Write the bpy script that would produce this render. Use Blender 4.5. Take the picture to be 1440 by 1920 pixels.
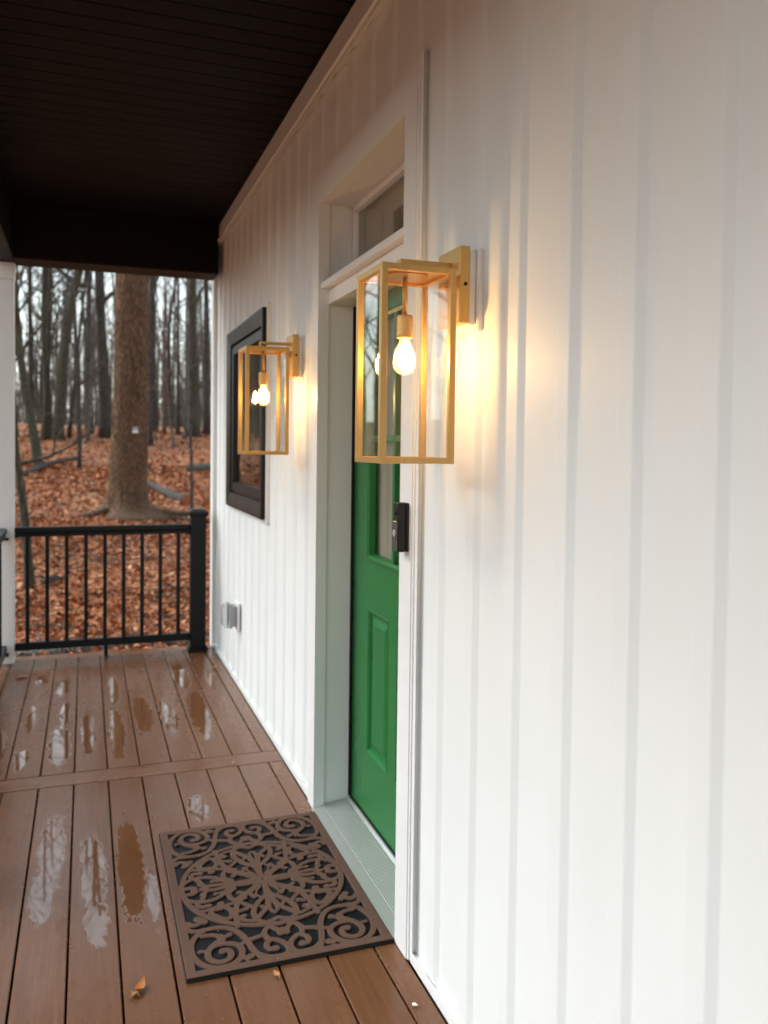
import bpy, bmesh, math, random
import numpy as np
from mathutils import Vector, Matrix

R = math.radians
scene = bpy.context.scene
C = scene.collection
for o in list(bpy.data.objects):
    bpy.data.objects.remove(o)

# ------------------------------------------------------------------ camera
cam_data = bpy.data.cameras.new('camera')
cam = bpy.data.objects.new('camera', cam_data)
C.objects.link(cam)
rot = Matrix(((0.9412983928370123, -0.00118544843687712, -0.33757359250163704),
              (-0.33735362034751987, 0.03296137323787672, -0.9408007667475058),
              (0.012242159976050987, 0.9994559232834017, 0.030626572332598457)))
cam.matrix_world = Matrix.Translation((-0.91201461, 0, 1.50392006)) @ rot.to_4x4()
cam_data.sensor_fit = 'VERTICAL'
cam_data.sensor_height = 36
cam_data.sensor_width = 27
cam_data.lens = 29.6835
cam_data.shift_x = -0.004737
cam_data.shift_y = -0.0377756
cam_data.clip_start = 0.05
cam_data.clip_end = 600
cam_data.dof.use_dof = True
cam_data.dof.focus_distance = 2.25
cam_data.dof.aperture_fstop = 3.2
scene.camera = cam

# ------------------------------------------------------------------ sky, sun, exposure
SUN_EL, SUN_AZ = R(44), R(-66)          # overcast: very soft sun from the front of the porch
world = bpy.data.worlds.new('World')
scene.world = world
world.use_nodes = True
nt = world.node_tree
nt.nodes.clear()
sky = nt.nodes.new('ShaderNodeTexSky')
sky.sky_type = 'NISHITA'
sky.sun_disc = False
sky.sun_elevation = SUN_EL
sky.sun_rotation = SUN_AZ
sky.air_density = 1.5
sky.dust_density = 2.0
hsv = nt.nodes.new('ShaderNodeHueSaturation')
hsv.inputs['Saturation'].default_value = 0.36
bg = nt.nodes.new('ShaderNodeBackground')
bg.inputs['Strength'].default_value = 0.15
wo = nt.nodes.new('ShaderNodeOutputWorld')
nt.links.new(sky.outputs[0], hsv.inputs['Color'])
cloud = nt.nodes.new('ShaderNodeMix')          # even grey cloud deck: a slight cool cast everywhere
cloud.data_type = 'RGBA'
cloud.blend_type = 'MULTIPLY'
cloud.inputs[0].default_value = 1.0
cloud.inputs[7].default_value = (0.94, 1.0, 1.0, 1)
nt.links.new(hsv.outputs[0], cloud.inputs[6])
nt.links.new(cloud.outputs[2], bg.inputs['Color'])
nt.links.new(bg.outputs[0], wo.inputs[0])
sun_data = bpy.data.lights.new('sun', 'SUN')
sun_data.energy = 1.2
sun_data.angle = R(40)
sun_data.color = (1.0, 0.985, 0.97)
sun = bpy.data.objects.new('sun', sun_data)
C.objects.link(sun)
sd = Vector((math.sin(SUN_AZ) * math.cos(SUN_EL), math.cos(SUN_AZ) * math.cos(SUN_EL), math.sin(SUN_EL)))
sun.rotation_euler = (-sd).to_track_quat('-Z', 'Y').to_euler()
vs = scene.view_settings
vs.view_transform = 'Standard'
vs.look = 'None'
vs.gamma = 1
vs.use_curve_mapping = False
vs.exposure = 1.22
scene.cycles.use_denoising = True
scene.cycles.use_adaptive_sampling = True
scene.cycles.adaptive_threshold = 0.02
scene.cycles.max_bounces = 7
scene.cycles.diffuse_bounces = 4
scene.cycles.glossy_bounces = 4
scene.cycles.transmission_bounces = 4
scene.cycles.transparent_max_bounces = 16
scene.cycles.sample_clamp_indirect = 8

# ------------------------------------------------------------------ helpers
def tag(o, label=None, cat=None, group=None, kind=None):
    if label: o['label'] = label
    if cat: o['category'] = cat
    if group: o['group'] = group
    if kind: o['kind'] = kind
    return o

def empty(name, loc=(0, 0, 0), parent=None):
    o = bpy.data.objects.new(name, None)
    C.objects.link(o)
    o.location = loc
    o.empty_display_size = 0.1
    if parent: o.parent = parent
    return o

class MB:
    """collects faces, then links them as ONE mesh object"""
    def __init__(self):
        self.v, self.f = [], []
    def add(self, verts, faces):
        n = len(self.v)
        self.v += [tuple(p) for p in verts]
        self.f += [tuple(i + n for i in fc) for fc in faces]
        return self
    def box(self, x0, x1, y0, y1, z0, z1, bevel=0.0):
        if x1 < x0: x0, x1 = x1, x0
        if y1 < y0: y0, y1 = y1, y0
        bm = bmesh.new()
        bmesh.ops.create_cube(bm, size=1)
        for v in bm.verts:
            v.co = Vector((x0 + (v.co.x + .5) * (x1 - x0), y0 + (v.co.y + .5) * (y1 - y0), z0 + (v.co.z + .5) * (z1 - z0)))
        if bevel:
            bmesh.ops.bevel(bm, geom=bm.edges[:], offset=bevel, segments=1, profile=.5, affect='EDGES')
        bm.verts.index_update()
        self.add([v.co for v in bm.verts], [[v.index for v in f.verts] for f in bm.faces])
        bm.free()
        return self
    def tube(self, pts, rad, n=8, cap=True, twist=0.0):
        pts = [Vector(p) for p in pts]
        rad = rad if hasattr(rad, '__len__') else [rad] * len(pts)
        b = len(self.v)
        ref = Vector((0, 0, 1)) if abs((pts[-1] - pts[0]).normalized().z) < .9 else Vector((1, 0, 0))
        for i, p in enumerate(pts):
            t = (pts[min(i + 1, len(pts) - 1)] - pts[max(i - 1, 0)])
            if t.length < 1e-9: t = Vector((0, 0, 1))
            t.normalize()
            a = t.cross(ref).normalized()
            c = a.cross(t)
            for k in range(n):
                th = 2 * math.pi * k / n + twist
                self.v.append(tuple(p + (a * math.cos(th) + c * math.sin(th)) * rad[i]))
        for i in range(len(pts) - 1):
            for k in range(n):
                k2 = (k + 1) % n
                self.f.append((b + i * n + k, b + i * n + k2, b + (i + 1) * n + k2, b + (i + 1) * n + k))
        if cap:
            self.f.append(tuple(b + k for k in range(n))[::-1])
            self.f.append(tuple(b + (len(pts) - 1) * n + k for k in range(n)))
        return self
    def lathe(self, prof, n=24, center=(0, 0)):
        b = len(self.v)
        for r, z in prof:
            for k in range(n):
                th = 2 * math.pi * k / n
                self.v.append((center[0] + r * math.cos(th), center[1] + r * math.sin(th), z))
        for i in range(len(prof) - 1):
            for k in range(n):
                k2 = (k + 1) % n
                self.f.append((b + i * n + k, b + i * n + k2, b + (i + 1) * n + k2, b + (i + 1) * n + k))
        self.f.append(tuple(b + k for k in range(n))[::-1])
        self.f.append(tuple(b + (len(prof) - 1) * n + k for k in range(n)))
        return self
    def prism_z(self, poly, z0, z1):
        """closed polygon of (x, y) extruded in z"""
        n = len(poly); b = len(self.v)
        self.v += [(x, y, z0) for x, y in poly] + [(x, y, z1) for x, y in poly]
        for k in range(n):
            k2 = (k + 1) % n
            self.f.append((b + k, b + k2, b + n + k2, b + n + k))
        self.f.append(tuple(b + k for k in range(n))[::-1])
        self.f.append(tuple(b + n + k for k in range(n)))
        return self
    def loops_yz(self, loops, fill=True):
        """rectangles (y0, y1, z0, z1, x) joined one inside the next"""
        b = len(self.v)
        for y0, y1, z0, z1, x in loops:
            self.v += [(x, y0, z0), (x, y1, z0), (x, y1, z1), (x, y0, z1)]
        for i in range(len(loops) - 1):
            for k in range(4):
                k2 = (k + 1) % 4
                self.f.append((b + 4 * i + k, b + 4 * i + 4 + k, b + 4 * i + 4 + k2, b + 4 * i + k2))
        if fill:
            i = len(loops) - 1
            self.f.append(tuple(b + 4 * i + k for k in range(4))[::-1])
        return self
    def slab_yz(self, y0, y1, z0, z1, x0, x1, holes):
        """slab between x0 (front) and x1 with rectangular holes (y0, y1, z0, z1)"""
        ys = sorted({y0, y1} | {h[0] for h in holes} | {h[1] for h in holes})
        zs = sorted({z0, z1} | {h[2] for h in holes} | {h[3] for h in holes})
        def solid(i, j):
            if not (0 <= i < len(ys) - 1 and 0 <= j < len(zs) - 1): return False
            cy, cz = (ys[i] + ys[i + 1]) / 2, (zs[j] + zs[j + 1]) / 2
            return not any(h[0] < cy < h[1] and h[2] < cz < h[3] for h in holes)
        for i in range(len(ys) - 1):
            for j in range(len(zs) - 1):
                if not solid(i, j): continue
                a, b_, c, d = ys[i], ys[i + 1], zs[j], zs[j + 1]
                self.add([(x0, a, c), (x0, a, d), (x0, b_, d), (x0, b_, c)], [(0, 1, 2, 3)])
                self.add([(x1, a, c), (x1, b_, c), (x1, b_, d), (x1, a, d)], [(0, 1, 2, 3)])
                if not solid(i - 1, j): self.add([(x0, a, c), (x1, a, c), (x1, a, d), (x0, a, d)], [(0, 1, 2, 3)])
                if not solid(i + 1, j): self.add([(x0, b_, c), (x0, b_, d), (x1, b_, d), (x1, b_, c)], [(0, 1, 2, 3)])
                if not solid(i, j - 1): self.add([(x0, a, c), (x0, b_, c), (x1, b_, c), (x1, a, c)], [(0, 1, 2, 3)])
                if not solid(i, j + 1): self.add([(x0, a, d), (x1, a, d), (x1, b_, d), (x0, b_, d)], [(0, 1, 2, 3)])
        return self
    def mesh(self, name, mat, smooth=False):
        m = bpy.data.meshes.new(name)
        m.from_pydata(self.v, [], self.f)
        m.materials.append(mat)
        if smooth:
            m.polygons.foreach_set('use_smooth', [True] * len(m.polygons))
        m.update()
        return m
    def build(self, name, mat, parent=None, smooth=False):
        o = bpy.data.objects.new(name, self.mesh(name, mat, smooth))
        C.objects.link(o)
        if parent: o.parent = parent
        return o

def box(name, mat, parent, *d, bevel=0.0):
    return MB().box(*d, bevel=bevel).build(name, mat, parent)

def share(name, mesh, parent, loc=(0, 0, 0), rz=0.0):
    o = bpy.data.objects.new(name, mesh)
    C.objects.link(o)
    o.parent = parent
    o.location = loc
    o.rotation_euler.z = rz
    return o

# ------------------------------------------------------------------ materials
class NT:
    def __init__(self, name):
        self.m = bpy.data.materials.new(name)
        self.m.use_nodes = True
        self.t = self.m.node_tree
        self.t.nodes.clear()
        self.out = self.t.nodes.new('ShaderNodeOutputMaterial')
    def n(self, typ, **kw):
        nd = self.t.nodes.new('ShaderNode' + typ)
        for k, v in kw.items():
            if hasattr(nd, k): setattr(nd, k, v)
            else: nd.inputs[k.replace('_', ' ')].default_value = v
        return nd
    def l(self, a, b):
        self.t.links.new(a, b)
    def math(self, op, a, b=None, clamp=False):
        nd = self.t.nodes.new('ShaderNodeMath'); nd.operation = op; nd.use_clamp = clamp
        for i, x in enumerate((a, b)):
            if x is None: continue
            if isinstance(x, (int, float)): nd.inputs[i].default_value = x
            else: self.l(x, nd.inputs[i])
        return nd.outputs[0]
    def coord(self, kind='Object', scale=(1, 1, 1), rnd=False):
        tc = self.t.nodes.new('ShaderNodeTexCoord')
        src = tc.outputs[kind]
        if kind == 'World':
            src = None
        mp = self.t.nodes.new('ShaderNodeMapping')
        mp.inputs['Scale'].default_value = scale
        self.l(src, mp.inputs['Vector'])
        if rnd:
            oi = self.t.nodes.new('ShaderNodeObjectInfo')
            mu = self.t.nodes.new('ShaderNodeVectorMath'); mu.operation = 'SCALE'
            cb = self.t.nodes.new('ShaderNodeCombineXYZ')
            for k in range(3): self.l(oi.outputs['Random'], cb.inputs[k])
            self.l(cb.outputs[0], mu.inputs[0]); mu.inputs['Scale'].default_value = 37.0
            self.l(mu.outputs[0], mp.inputs['Location'])
        return mp.outputs[0]
    def world(self, scale=(1, 1, 1)):
        g = self.t.nodes.new('ShaderNodeNewGeometry')
        mp = self.t.nodes.new('ShaderNodeMapping')
        mp.inputs['Scale'].default_value = scale
        self.l(g.outputs['Position'], mp.inputs['Vector'])
        return mp.outputs[0]
    def noise(self, vec, scale=5, detail=4, rough=.6, dist=0.0):
        nd = self.t.nodes.new('ShaderNodeTexNoise')
        nd.inputs['Scale'].default_value = scale
        nd.inputs['Detail'].default_value = detail
        nd.inputs['Roughness'].default_value = rough
        nd.inputs['Distortion'].default_value = dist
        self.l(vec, nd.inputs['Vector'])
        return nd.outputs['Fac']
    def ramp(self, fac, stops, interp='LINEAR'):
        nd = self.t.nodes.new('ShaderNodeValToRGB')
        cr = nd.color_ramp
        cr.interpolation = interp
        while len(cr.elements) < len(stops): cr.elements.new(.5)
        for e, (p, c) in zip(cr.elements, stops):
            e.position = p
            e.color = (*c, 1) if len(c) == 3 else c
        self.l(fac, nd.inputs['Fac'])
        return nd.outputs['Color']
    def maprange(self, x, a, b, c, d, smooth=False):
        nd = self.t.nodes.new('ShaderNodeMapRange')
        nd.interpolation_type = 'SMOOTHSTEP' if smooth else 'LINEAR'
        self.l(x, nd.inputs['Value'])
        for i, v in zip((1, 2, 3, 4), (a, b, c, d)): nd.inputs[i].default_value = v
        return nd.outputs[0]
    def mix(self, fac, a, b, blend='MIX'):
        nd = self.t.nodes.new('ShaderNodeMix'); nd.data_type = 'RGBA'; nd.blend_type = blend
        for key, x in ((0, fac), (6, a), (7, b)):
            if isinstance(x, (int, float)): nd.inputs[key].default_value = x
            elif isinstance(x, tuple): nd.inputs[key].default_value = (*x, 1)
            else: self.l(x, nd.inputs[key])
        return nd.outputs[2]
    def bump(self, h, strength=.3, dist=.01):
        nd = self.t.nodes.new('ShaderNodeBump')
        nd.inputs['Distance'].default_value = dist
        if isinstance(strength, (int, float)): nd.inputs['Strength'].default_value = strength
        else: self.l(strength, nd.inputs['Strength'])
        self.l(h, nd.inputs['Height'])
        return nd.outputs[0]
    def pbr(self, color, rough=.5, metal=0.0, normal=None, ior=None, spec=None):
        p = self.t.nodes.new('ShaderNodeBsdfPrincipled')
        for key, x in (('Base Color', color), ('Roughness', rough), ('Metallic', metal), ('Normal', normal), ('IOR', ior), ('Specular IOR Level', spec)):
            if x is None: continue
            if isinstance(x, (int, float)): p.inputs[key].default_value = x
            elif isinstance(x, tuple): p.inputs[key].default_value = (*x, 1)
            else: self.l(x, p.inputs[key])
        self.l(p.outputs[0], self.out.inputs[0])
        self.p = p
        return self.m

def painted(name, col, rough=.45, var=.06, bump=0.0, sc=30, spec=None):
    t = NT(name)
    v = t.coord('Object', rnd=True)
    n1 = t.noise(v, 2.2, 3, .6)
    lo = tuple(c * (1 - var) for c in col); hi = tuple(min(1, c * (1 + var)) for c in col)
    c = t.ramp(n1, [(.3, lo), (.7, hi)])
    r = t.maprange(n1, .3, .7, rough - .05, rough + .05)
    nm = t.bump(t.noise(v, sc, 2, .6), bump, .002) if bump else None
    return t.pbr(c, r, normal=nm, spec=spec)

M = {}
M['siding'] = painted('white_siding', (.765, .79, .785), .56, .015, .02, 9)
M['trim'] = painted('white_trim', (.78, .79, .79), .45, .015)
M['plastic_white'] = painted('white_plastic', (.74, .74, .73), .4, .02)
M['black'] = painted('black_metal', (.006, .0063, .007), .45, .15, spec=.22)
M['ceiling'] = painted('dark_soffit', (.0050, .0036, .0030), .55, .15, spec=.10)
M['beam'] = painted('dark_beam', (.0075, .0050, .0040), .5, .15, spec=.12)
M['green'] = painted('green_door_paint', (.014, .150, .034), .30, .04, spec=.4)
M['frame_dark'] = painted('bronze_window_frame', (.007, .006, .0055), .36, .1, spec=.25)
M['grey_plastic'] = painted('grey_plastic', (.32, .33, .34), .4, .05)
M['interior'] = painted('interior_wall', (.38, .33, .25), .8, .05)
M['curtain'] = painted('taupe_blind', (.42, .36, .29), .8, .05)
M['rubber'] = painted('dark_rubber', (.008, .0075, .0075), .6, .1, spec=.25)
M['roofing'] = painted('dark_shingle', (.04, .038, .036), .9, .2, .3, 20)
M['sill'] = painted('aluminium_threshold', (.50, .53, .51), .32, .05)
M['sill'].node_tree.nodes['Principled BSDF'].inputs['Metallic'].default_value = .55
M['cutwood'] = painted('cut_log_end', (.34, .10, .035), .8, .2, .3, 25)
M['seed'] = painted('pale_seed', (.75, .70, .62), .6, .1)
M['door_bell'] = painted('doorbell_black', (.010, .0095, .0095), .35, .1, spec=.3)
M['door_bell_face'] = painted('doorbell_grey_face', (.07, .07, .075), .25, .1)

def gold():
    t = NT('brushed_gold')
    v = t.coord('Object', (60, 60, 4))
    n = t.noise(v, 6, 3, .6)
    c = t.ramp(n, [(.3, (.56, .340, .112)), (.7, (.64, .40, .145))])
    r = t.maprange(n, .3, .7, .30, .40)
    return t.pbr(c, r, metal=.72, normal=t.bump(n, .05, .001))
M['gold'] = gold()

def thin_glass(name, tint=(.96, .97, .96), f0=.045, rough=0.0):
    t = NT(name)
    lw = t.n('LayerWeight'); lw.inputs['Blend'].default_value = .5
    p = t.math('POWER', lw.outputs['Facing'], 5.0)
    fac = t.math('ADD', t.math('MULTIPLY', p, 1 - f0), f0, True)
    tr = t.n('BsdfTransparent'); tr.inputs['Color'].default_value = (*tint, 1)
    gl = t.n('BsdfGlossy'); gl.inputs['Roughness'].default_value = rough
    gl.inputs['Color'].default_value = (1, 1, 1, 1)
    mx = t.n('MixShader')
    t.l(fac, mx.inputs[0]); t.l(tr.outputs[0], mx.inputs[1]); t.l(gl.outputs[0], mx.inputs[2])
    t.l(mx.outputs[0], t.out.inputs[0])
    return t.m
M['glass'] = thin_glass('window_glass', (.90, .91, .89), .06)
M['lamp_glass'] = thin_glass('lantern_glass', (.98, .98, .97), .022)
M['clear_plastic'] = thin_glass('clear_plastic', (.88, .90, .91), .08, .08)

def frosted_bulb():
    t = NT('warm_bulb_glass')
    tr = t.n('BsdfTransparent'); tl = t.n('BsdfTranslucent'); gl = t.n('BsdfGlossy')
    tl.inputs['Color'].default_value = (.95, .86, .70, 1); gl.inputs['Roughness'].default_value = .05
    m1 = t.n('MixShader'); m2 = t.n('MixShader')
    m1.inputs[0].default_value = .05; m2.inputs[0].default_value = .04
    t.l(tr.outputs[0], m1.inputs[1]); t.l(tl.outputs[0], m1.inputs[2])
    t.l(m1.outputs[0], m2.inputs[1]); t.l(gl.outputs[0], m2.inputs[2])
    t.l(m2.outputs[0], t.out.inputs[0])
    return t.m
M['bulb_glass'] = frosted_bulb()

def emit(name, col, s):
    t = NT(name)
    e = t.n('Emission'); e.inputs['Color'].default_value = (*col, 1); e.inputs['Strength'].default_value = s
    t.l(e.outputs[0], t.out.inputs[0])
    return t.m
M['filament'] = emit('glowing_bulb_core', (1.0, .58, .22), 120)

# puddles on the deck: (x, y, half width, half length)
PUDDLES = [(-1.18, 5.72, .041, .13), (-1.19, 4.94, .026, .24), (-1.2, 4.32, .035, .16), (-1.05, 5.53, .05, .22), (-1.03, 4.47, .06, .33),
           (-1.02, 4.98, .033, .25), (-.9, 4.64, .042, .39), (-.75, 5.39, .037, .35), (-.76, 4.61, .047, .43), (-.61, 4.82, .05, .36),
           (-.48, 4.77, .056, .33), (-.31, 4.79, .06, .48), (-.33, 5.58, .06, .32), (-1.03, 3.32, .051, .33), (-1.05, 2.99, .04, .2),
           (-.89, 3.11, .052, .33), (-.88, 2.77, .044, .15), (-.76, 3.12, .05, .42), (-.70, 2.88, .022, .21), (-.47, 3.52, .046, .15),
           (-1.32, 4.55, .04, .3), (-.15, 5.39, .032, .37), (-1.33, 3.0, .05, .4), (-1.2, 1.6, .05, .3), (-.6, 1.2, .05, .3)]
def deck_mat():
    t = NT('wet_composite_decking')
    w = t.world()
    v = t.coord('Object', (1, .035, 1), rnd=True)
    grain = t.noise(v, 90, 3, .65, .4)
    fine = t.noise(v, 320, 2, .6)
    broad = t.noise(t.coord('Object', (1, .3, 1), rnd=True), 4, 4, .6)
    # puddle mask, edges broken up by noise
    wob = t.noise(w, 11, 3, .7)
    wob2 = t.noise(t.world((1, .5, 1)), 45, 2, .7)
    edge = t.math('ADD', t.math('MULTIPLY', t.math('SUBTRACT', wob, .5), 1.3), t.math('MULTIPLY', t.math('SUBTRACT', wob2, .5), .5))
    best = None
    for x, y, rx, ry in PUDDLES:
        sb = t.n('VectorMath'); sb.operation = 'SUBTRACT'
        t.l(w, sb.inputs[0]); sb.inputs[1].default_value = (x, y, 0)
        ml = t.n('VectorMath'); ml.operation = 'MULTIPLY'
        t.l(sb.outputs[0], ml.inputs[0]); ml.inputs[1].default_value = (1 / rx, 1 / ry, 0)
        ln = t.n('VectorMath'); ln.operation = 'LENGTH'
        t.l(ml.outputs[0], ln.inputs[0])
        best = ln.outputs['Value'] if best is None else t.math('MINIMUM', best, ln.outputs['Value'])
    d = t.math('ADD', best, edge)
    mask = t.maprange(d, 1.05, .82, 0, 1, True)
    damp = t.maprange(d, 2.4, .9, 0, 1, True)
    rnd = t.n('ObjectInfo').outputs['Random']
    c1 = t.ramp(t.math('ADD', t.math('MULTIPLY', grain, .6), t.math('MULTIPLY', broad, .4)),
                [(.3, (.110, .045, .020)), (.5, (.148, .063, .029)), (.72, (.188, .086, .043))])
    c1 = t.mix(t.maprange(rnd, 0, 1, 0, .55), c1, (.115, .046, .020))
    c = t.mix(t.math('MULTIPLY', damp, .35), c1, (.15, .066, .030))
    c = t.mix(t.math('MULTIPLY', mask, .4), c, (.125, .050, .020))
    dryr = t.maprange(t.math('ADD', t.math('MULTIPLY', broad, .7), t.math('MULTIPLY', wob, .3)), .38, .62, .13, .36)
    r = t.math('ADD', t.math('MULTIPLY', dryr, t.math('SUBTRACT', 1.0, damp)), t.math('MULTIPLY', damp, .22))
    r = t.math('ADD', t.math('MULTIPLY', r, t.math('SUBTRACT', 1.0, mask)), t.math('MULTIPLY', mask, .015))
    h = t.math('ADD', t.math('MULTIPLY', grain, .7), t.math('MULTIPLY', fine, .3))
    # the water skin bulges a little along its rim and stands flat inside
    rim = t.math('MULTIPLY', t.maprange(d, 1.12, .93, 0, 1, True), t.maprange(d, .80, .93, 0, 1, True))
    h2 = t.math('ADD', t.math('MULTIPLY', h, t.math('SUBTRACT', 1.0, mask)), t.math('MULTIPLY', rim, .16))
    wav = t.noise(t.world((1, .6, 1)), 9, 2, .4)
    h2 = t.math('ADD', h2, t.math('MULTIPLY', t.math('MULTIPLY', wav, mask), .22))
    return t.pbr(c, r, normal=t.bump(h2, .36, .0016), ior=1.5, spec=t.maprange(mask, 0, 1, .34, .85))
M['deck'] = deck_mat()

def bark(name, lo, mid, hi, sc=1.0, moss=0.0):
    t = NT(name)
    v = t.coord('Object', (1, 1, .16), rnd=True)
    vo = t.n('TexVoronoi'); vo.feature = 'DISTANCE_TO_EDGE'
    vo.inputs['Scale'].default_value = 22 * sc
    wv = t.n('VectorMath'); wv.operation = 'ADD'
    nz = t.n('TexNoise'); nz.inputs['Scale'].default_value = 6 * sc; nz.inputs['Detail'].default_value = 4
    t.l(v, nz.inputs['Vector']); t.l(v, wv.inputs[0])
    scl = t.n('VectorMath'); scl.operation = 'SCALE'; scl.inputs['Scale'].default_value = .12 / sc
    t.l(nz.outputs['Color'], scl.inputs[0]); t.l(scl.outputs[0], wv.inputs[1])
    t.l(wv.outputs[0], vo.inputs['Vector'])
    n = t.noise(v, 30 * sc, 5, .7)
    h = t.math('ADD', t.maprange(vo.outputs['Distance'], 0, .3, 0, 1), t.math('MULTIPLY', n, .5))
    c = t.ramp(h, [(.15, lo), (.6, mid), (1.0, hi)])
    big = t.noise(t.coord('Object', (1, 1, .3), rnd=True), 1.3, 4, .6)
    if moss:
        c = t.mix(t.math('MULTIPLY', t.maprange(big, .45, .7, 0, 1), moss), c, (.055, .06, .025))
    return t.pbr(c, .85, normal=t.bump(h, .9, .02))
M['bark_big'] = bark('brown_oak_bark', (.032, .016, .008), (.125, .061, .029), (.23, .128, .066), 1.7)
M['bark'] = bark('dark_bark', (.016, .012, .010), (.055, .044, .036), (.105, .085, .070), 1.2)
M['bark_haze_grey'] = bark('haze_lightened_bark', (.04, .033, .028), (.10, .084, .072), (.17, .145, .125), 1.0)  # grey bark lightened for far trunks: distance haze put into the colour
M['bark_moss'] = bark('mossy_bark', (.018, .016, .010), (.060, .052, .032), (.10, .088, .055), 1.0, .5)
M['bark_tan'] = bark('reddish_bark', (.05, .025, .014), (.15, .075, .04), (.23, .13, .08), 1.0)
M['log'] = bark('grey_log_bark', (.035, .033, .028), (.085, .078, .062), (.14, .13, .105), 1.0, .4)

M['bark_far'] = painted('far_bark', (.105, .086, .074), .9, .35, spec=.1)

LEAF = [(.46, .150, .048), (.52, .23, .09), (.38, .105, .035), (.58, .33, .165), (.26, .08, .036), (.48, .17, .06), (.14, .05, .028), (.54, .17, .035)]
def leaf_mat():
    t = NT('fallen_oak_leaves')
    a = t.n('Attribute'); a.attribute_name = 'tint'
    v = t.world()
    n = t.noise(v, 60, 3, .6)
    c = t.mix(t.maprange(n, .3, .7, 0, .35), a.outputs['Color'], (.13, .055, .03))
    return t.pbr(c, .6, normal=t.bump(n, .2, .004), spec=.25)
M['leaf'] = leaf_mat()

def ground_mat():
    t = NT('leaf_litter_ground')
    w = t.world()
    vo = t.n('TexVoronoi'); vo.inputs['Scale'].default_value = 11
    vo.inputs['Randomness'].default_value = 1
    ad = t.n('VectorMath'); ad.operation = 'ADD'
    nz = t.n('TexNoise'); nz.inputs['Scale'].default_value = 14; nz.inputs['Detail'].default_value = 3
    sc = t.n('VectorMath'); sc.operation = 'SCALE'; sc.inputs['Scale'].default_value = .12
    t.l(w, nz.inputs['Vector']); t.l(nz.outputs['Color'], sc.inputs[0]); t.l(w, ad.inputs[0]); t.l(sc.outputs[0], ad.inputs[1])
    t.l(ad.outputs[0], vo.inputs['Vector'])
    sep = t.n('SeparateColor'); t.l(vo.outputs['Color'], sep.inputs[0])
    c = t.ramp(sep.outputs[0], [(0, (.14, .052, .027)), (.2, (.28, .10, .043)), (.42, (.42, .17, .068)), (.62, (.35, .125, .052)), (.8, (.52, .27, .13)), (1, (.22, .09, .05))])
    big = t.noise(w, .5, 5, .6)
    c = t.mix(t.maprange(big, .42, .70, 0, .6), c, (.095, .055, .038))
    h = t.math('ADD', sep.outputs[1], t.math('MULTIPLY', vo.outputs['Distance'], 1.5))
    return t.pbr(c, .7, normal=t.bump(h, .8, .04), spec=.2)
M['ground'] = ground_mat()

def mat_mat():
    t = NT('doormat_pile_on_rubber')
    a = t.n('Attribute'); a.attribute_name = 'pile'
    v = t.coord('Object')
    n = t.noise(v, 380, 3, .7)
    big = t.noise(v, 5, 4, .6)
    pile = t.mix(t.maprange(n, .25, .75, 0, 1), (.070, .036, .025), (.150, .084, .061))
    pile = t.mix(t.maprange(big, .3, .7, 0, .35), pile, (.125, .077, .058))
    sx = t.n('SeparateXYZ'); t.l(v, sx.inputs[0])
    rib = t.math('SINE', t.math('MULTIPLY', t.math('ADD', sx.outputs[0], t.math('MULTIPLY', sx.outputs[1], .15)), 1250.0))
    base = t.mix(t.maprange(rib, -1, 1, 0, 1), (.0025, .0028, .0035), (.008, .009, .011))
    fac = t.maprange(a.outputs['Fac'], .35, .65, 0, 1)
    c = t.mix(fac, base, pile)
    h = t.math('ADD', t.math('MULTIPLY', n, fac), t.math('MULTIPLY', t.math('MULTIPLY', rib, .35), t.math('SUBTRACT', 1.0, fac)))
    return t.pbr(c, t.maprange(fac, 0, 1, .5, .92), normal=t.bump(h, .6, .0015), spec=t.maprange(fac, 0, 1, .12, .2))
M['mat'] = mat_mat()

# ------------------------------------------------------------------ ground
def ground_z(x, y):
    t = max(y - 7.0, 0.0)
    if t <= 38: z = -.45 + .03 * t + .001 * t * t
    else: z = -.45 + .03 * 38 + .001 * 38 * 38 + .6 * (1 - math.exp(-.17 * (t - 38)))
    s = max(-x - 3.0, 0.0)
    z += .05 * s * s / (s + 4)  # unseen ground in front of the porch, raised to block low sky light
    a = min(1.0, max(0.0, (y - 8) / 6))
    z += a * (.05 * math.sin(x * .9 + y * .35) * math.sin(y * .6 + 1.3) + .03 * math.sin(x * 2.1 - y * 1.3))
    return z

mb = MB()
xs = sorted(set([-140, -90, -60] + [x * 1.5 for x in range(-32, 27)] + [60, 90, 140]))
ys = sorted(set([-120, -70, -40, -20] + [y * 1.0 for y in range(-10, 60)] + [65, 75, 90, 120, 180, 260]))
for y in ys:
    for x in xs:
        mb.v.append((x, y, ground_z(x, y)))
nx = len(xs)
for j in range(len(ys) - 1):
    for i in range(nx - 1):
        a = j * nx + i
        mb.f.append((a, a + 1, a + nx + 1, a + nx))
g = mb.build('ground', M['ground'], smooth=True)
tag(g, 'leaf covered woodland ground sloping gently up behind the porch', 'ground', kind='structure')

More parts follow.
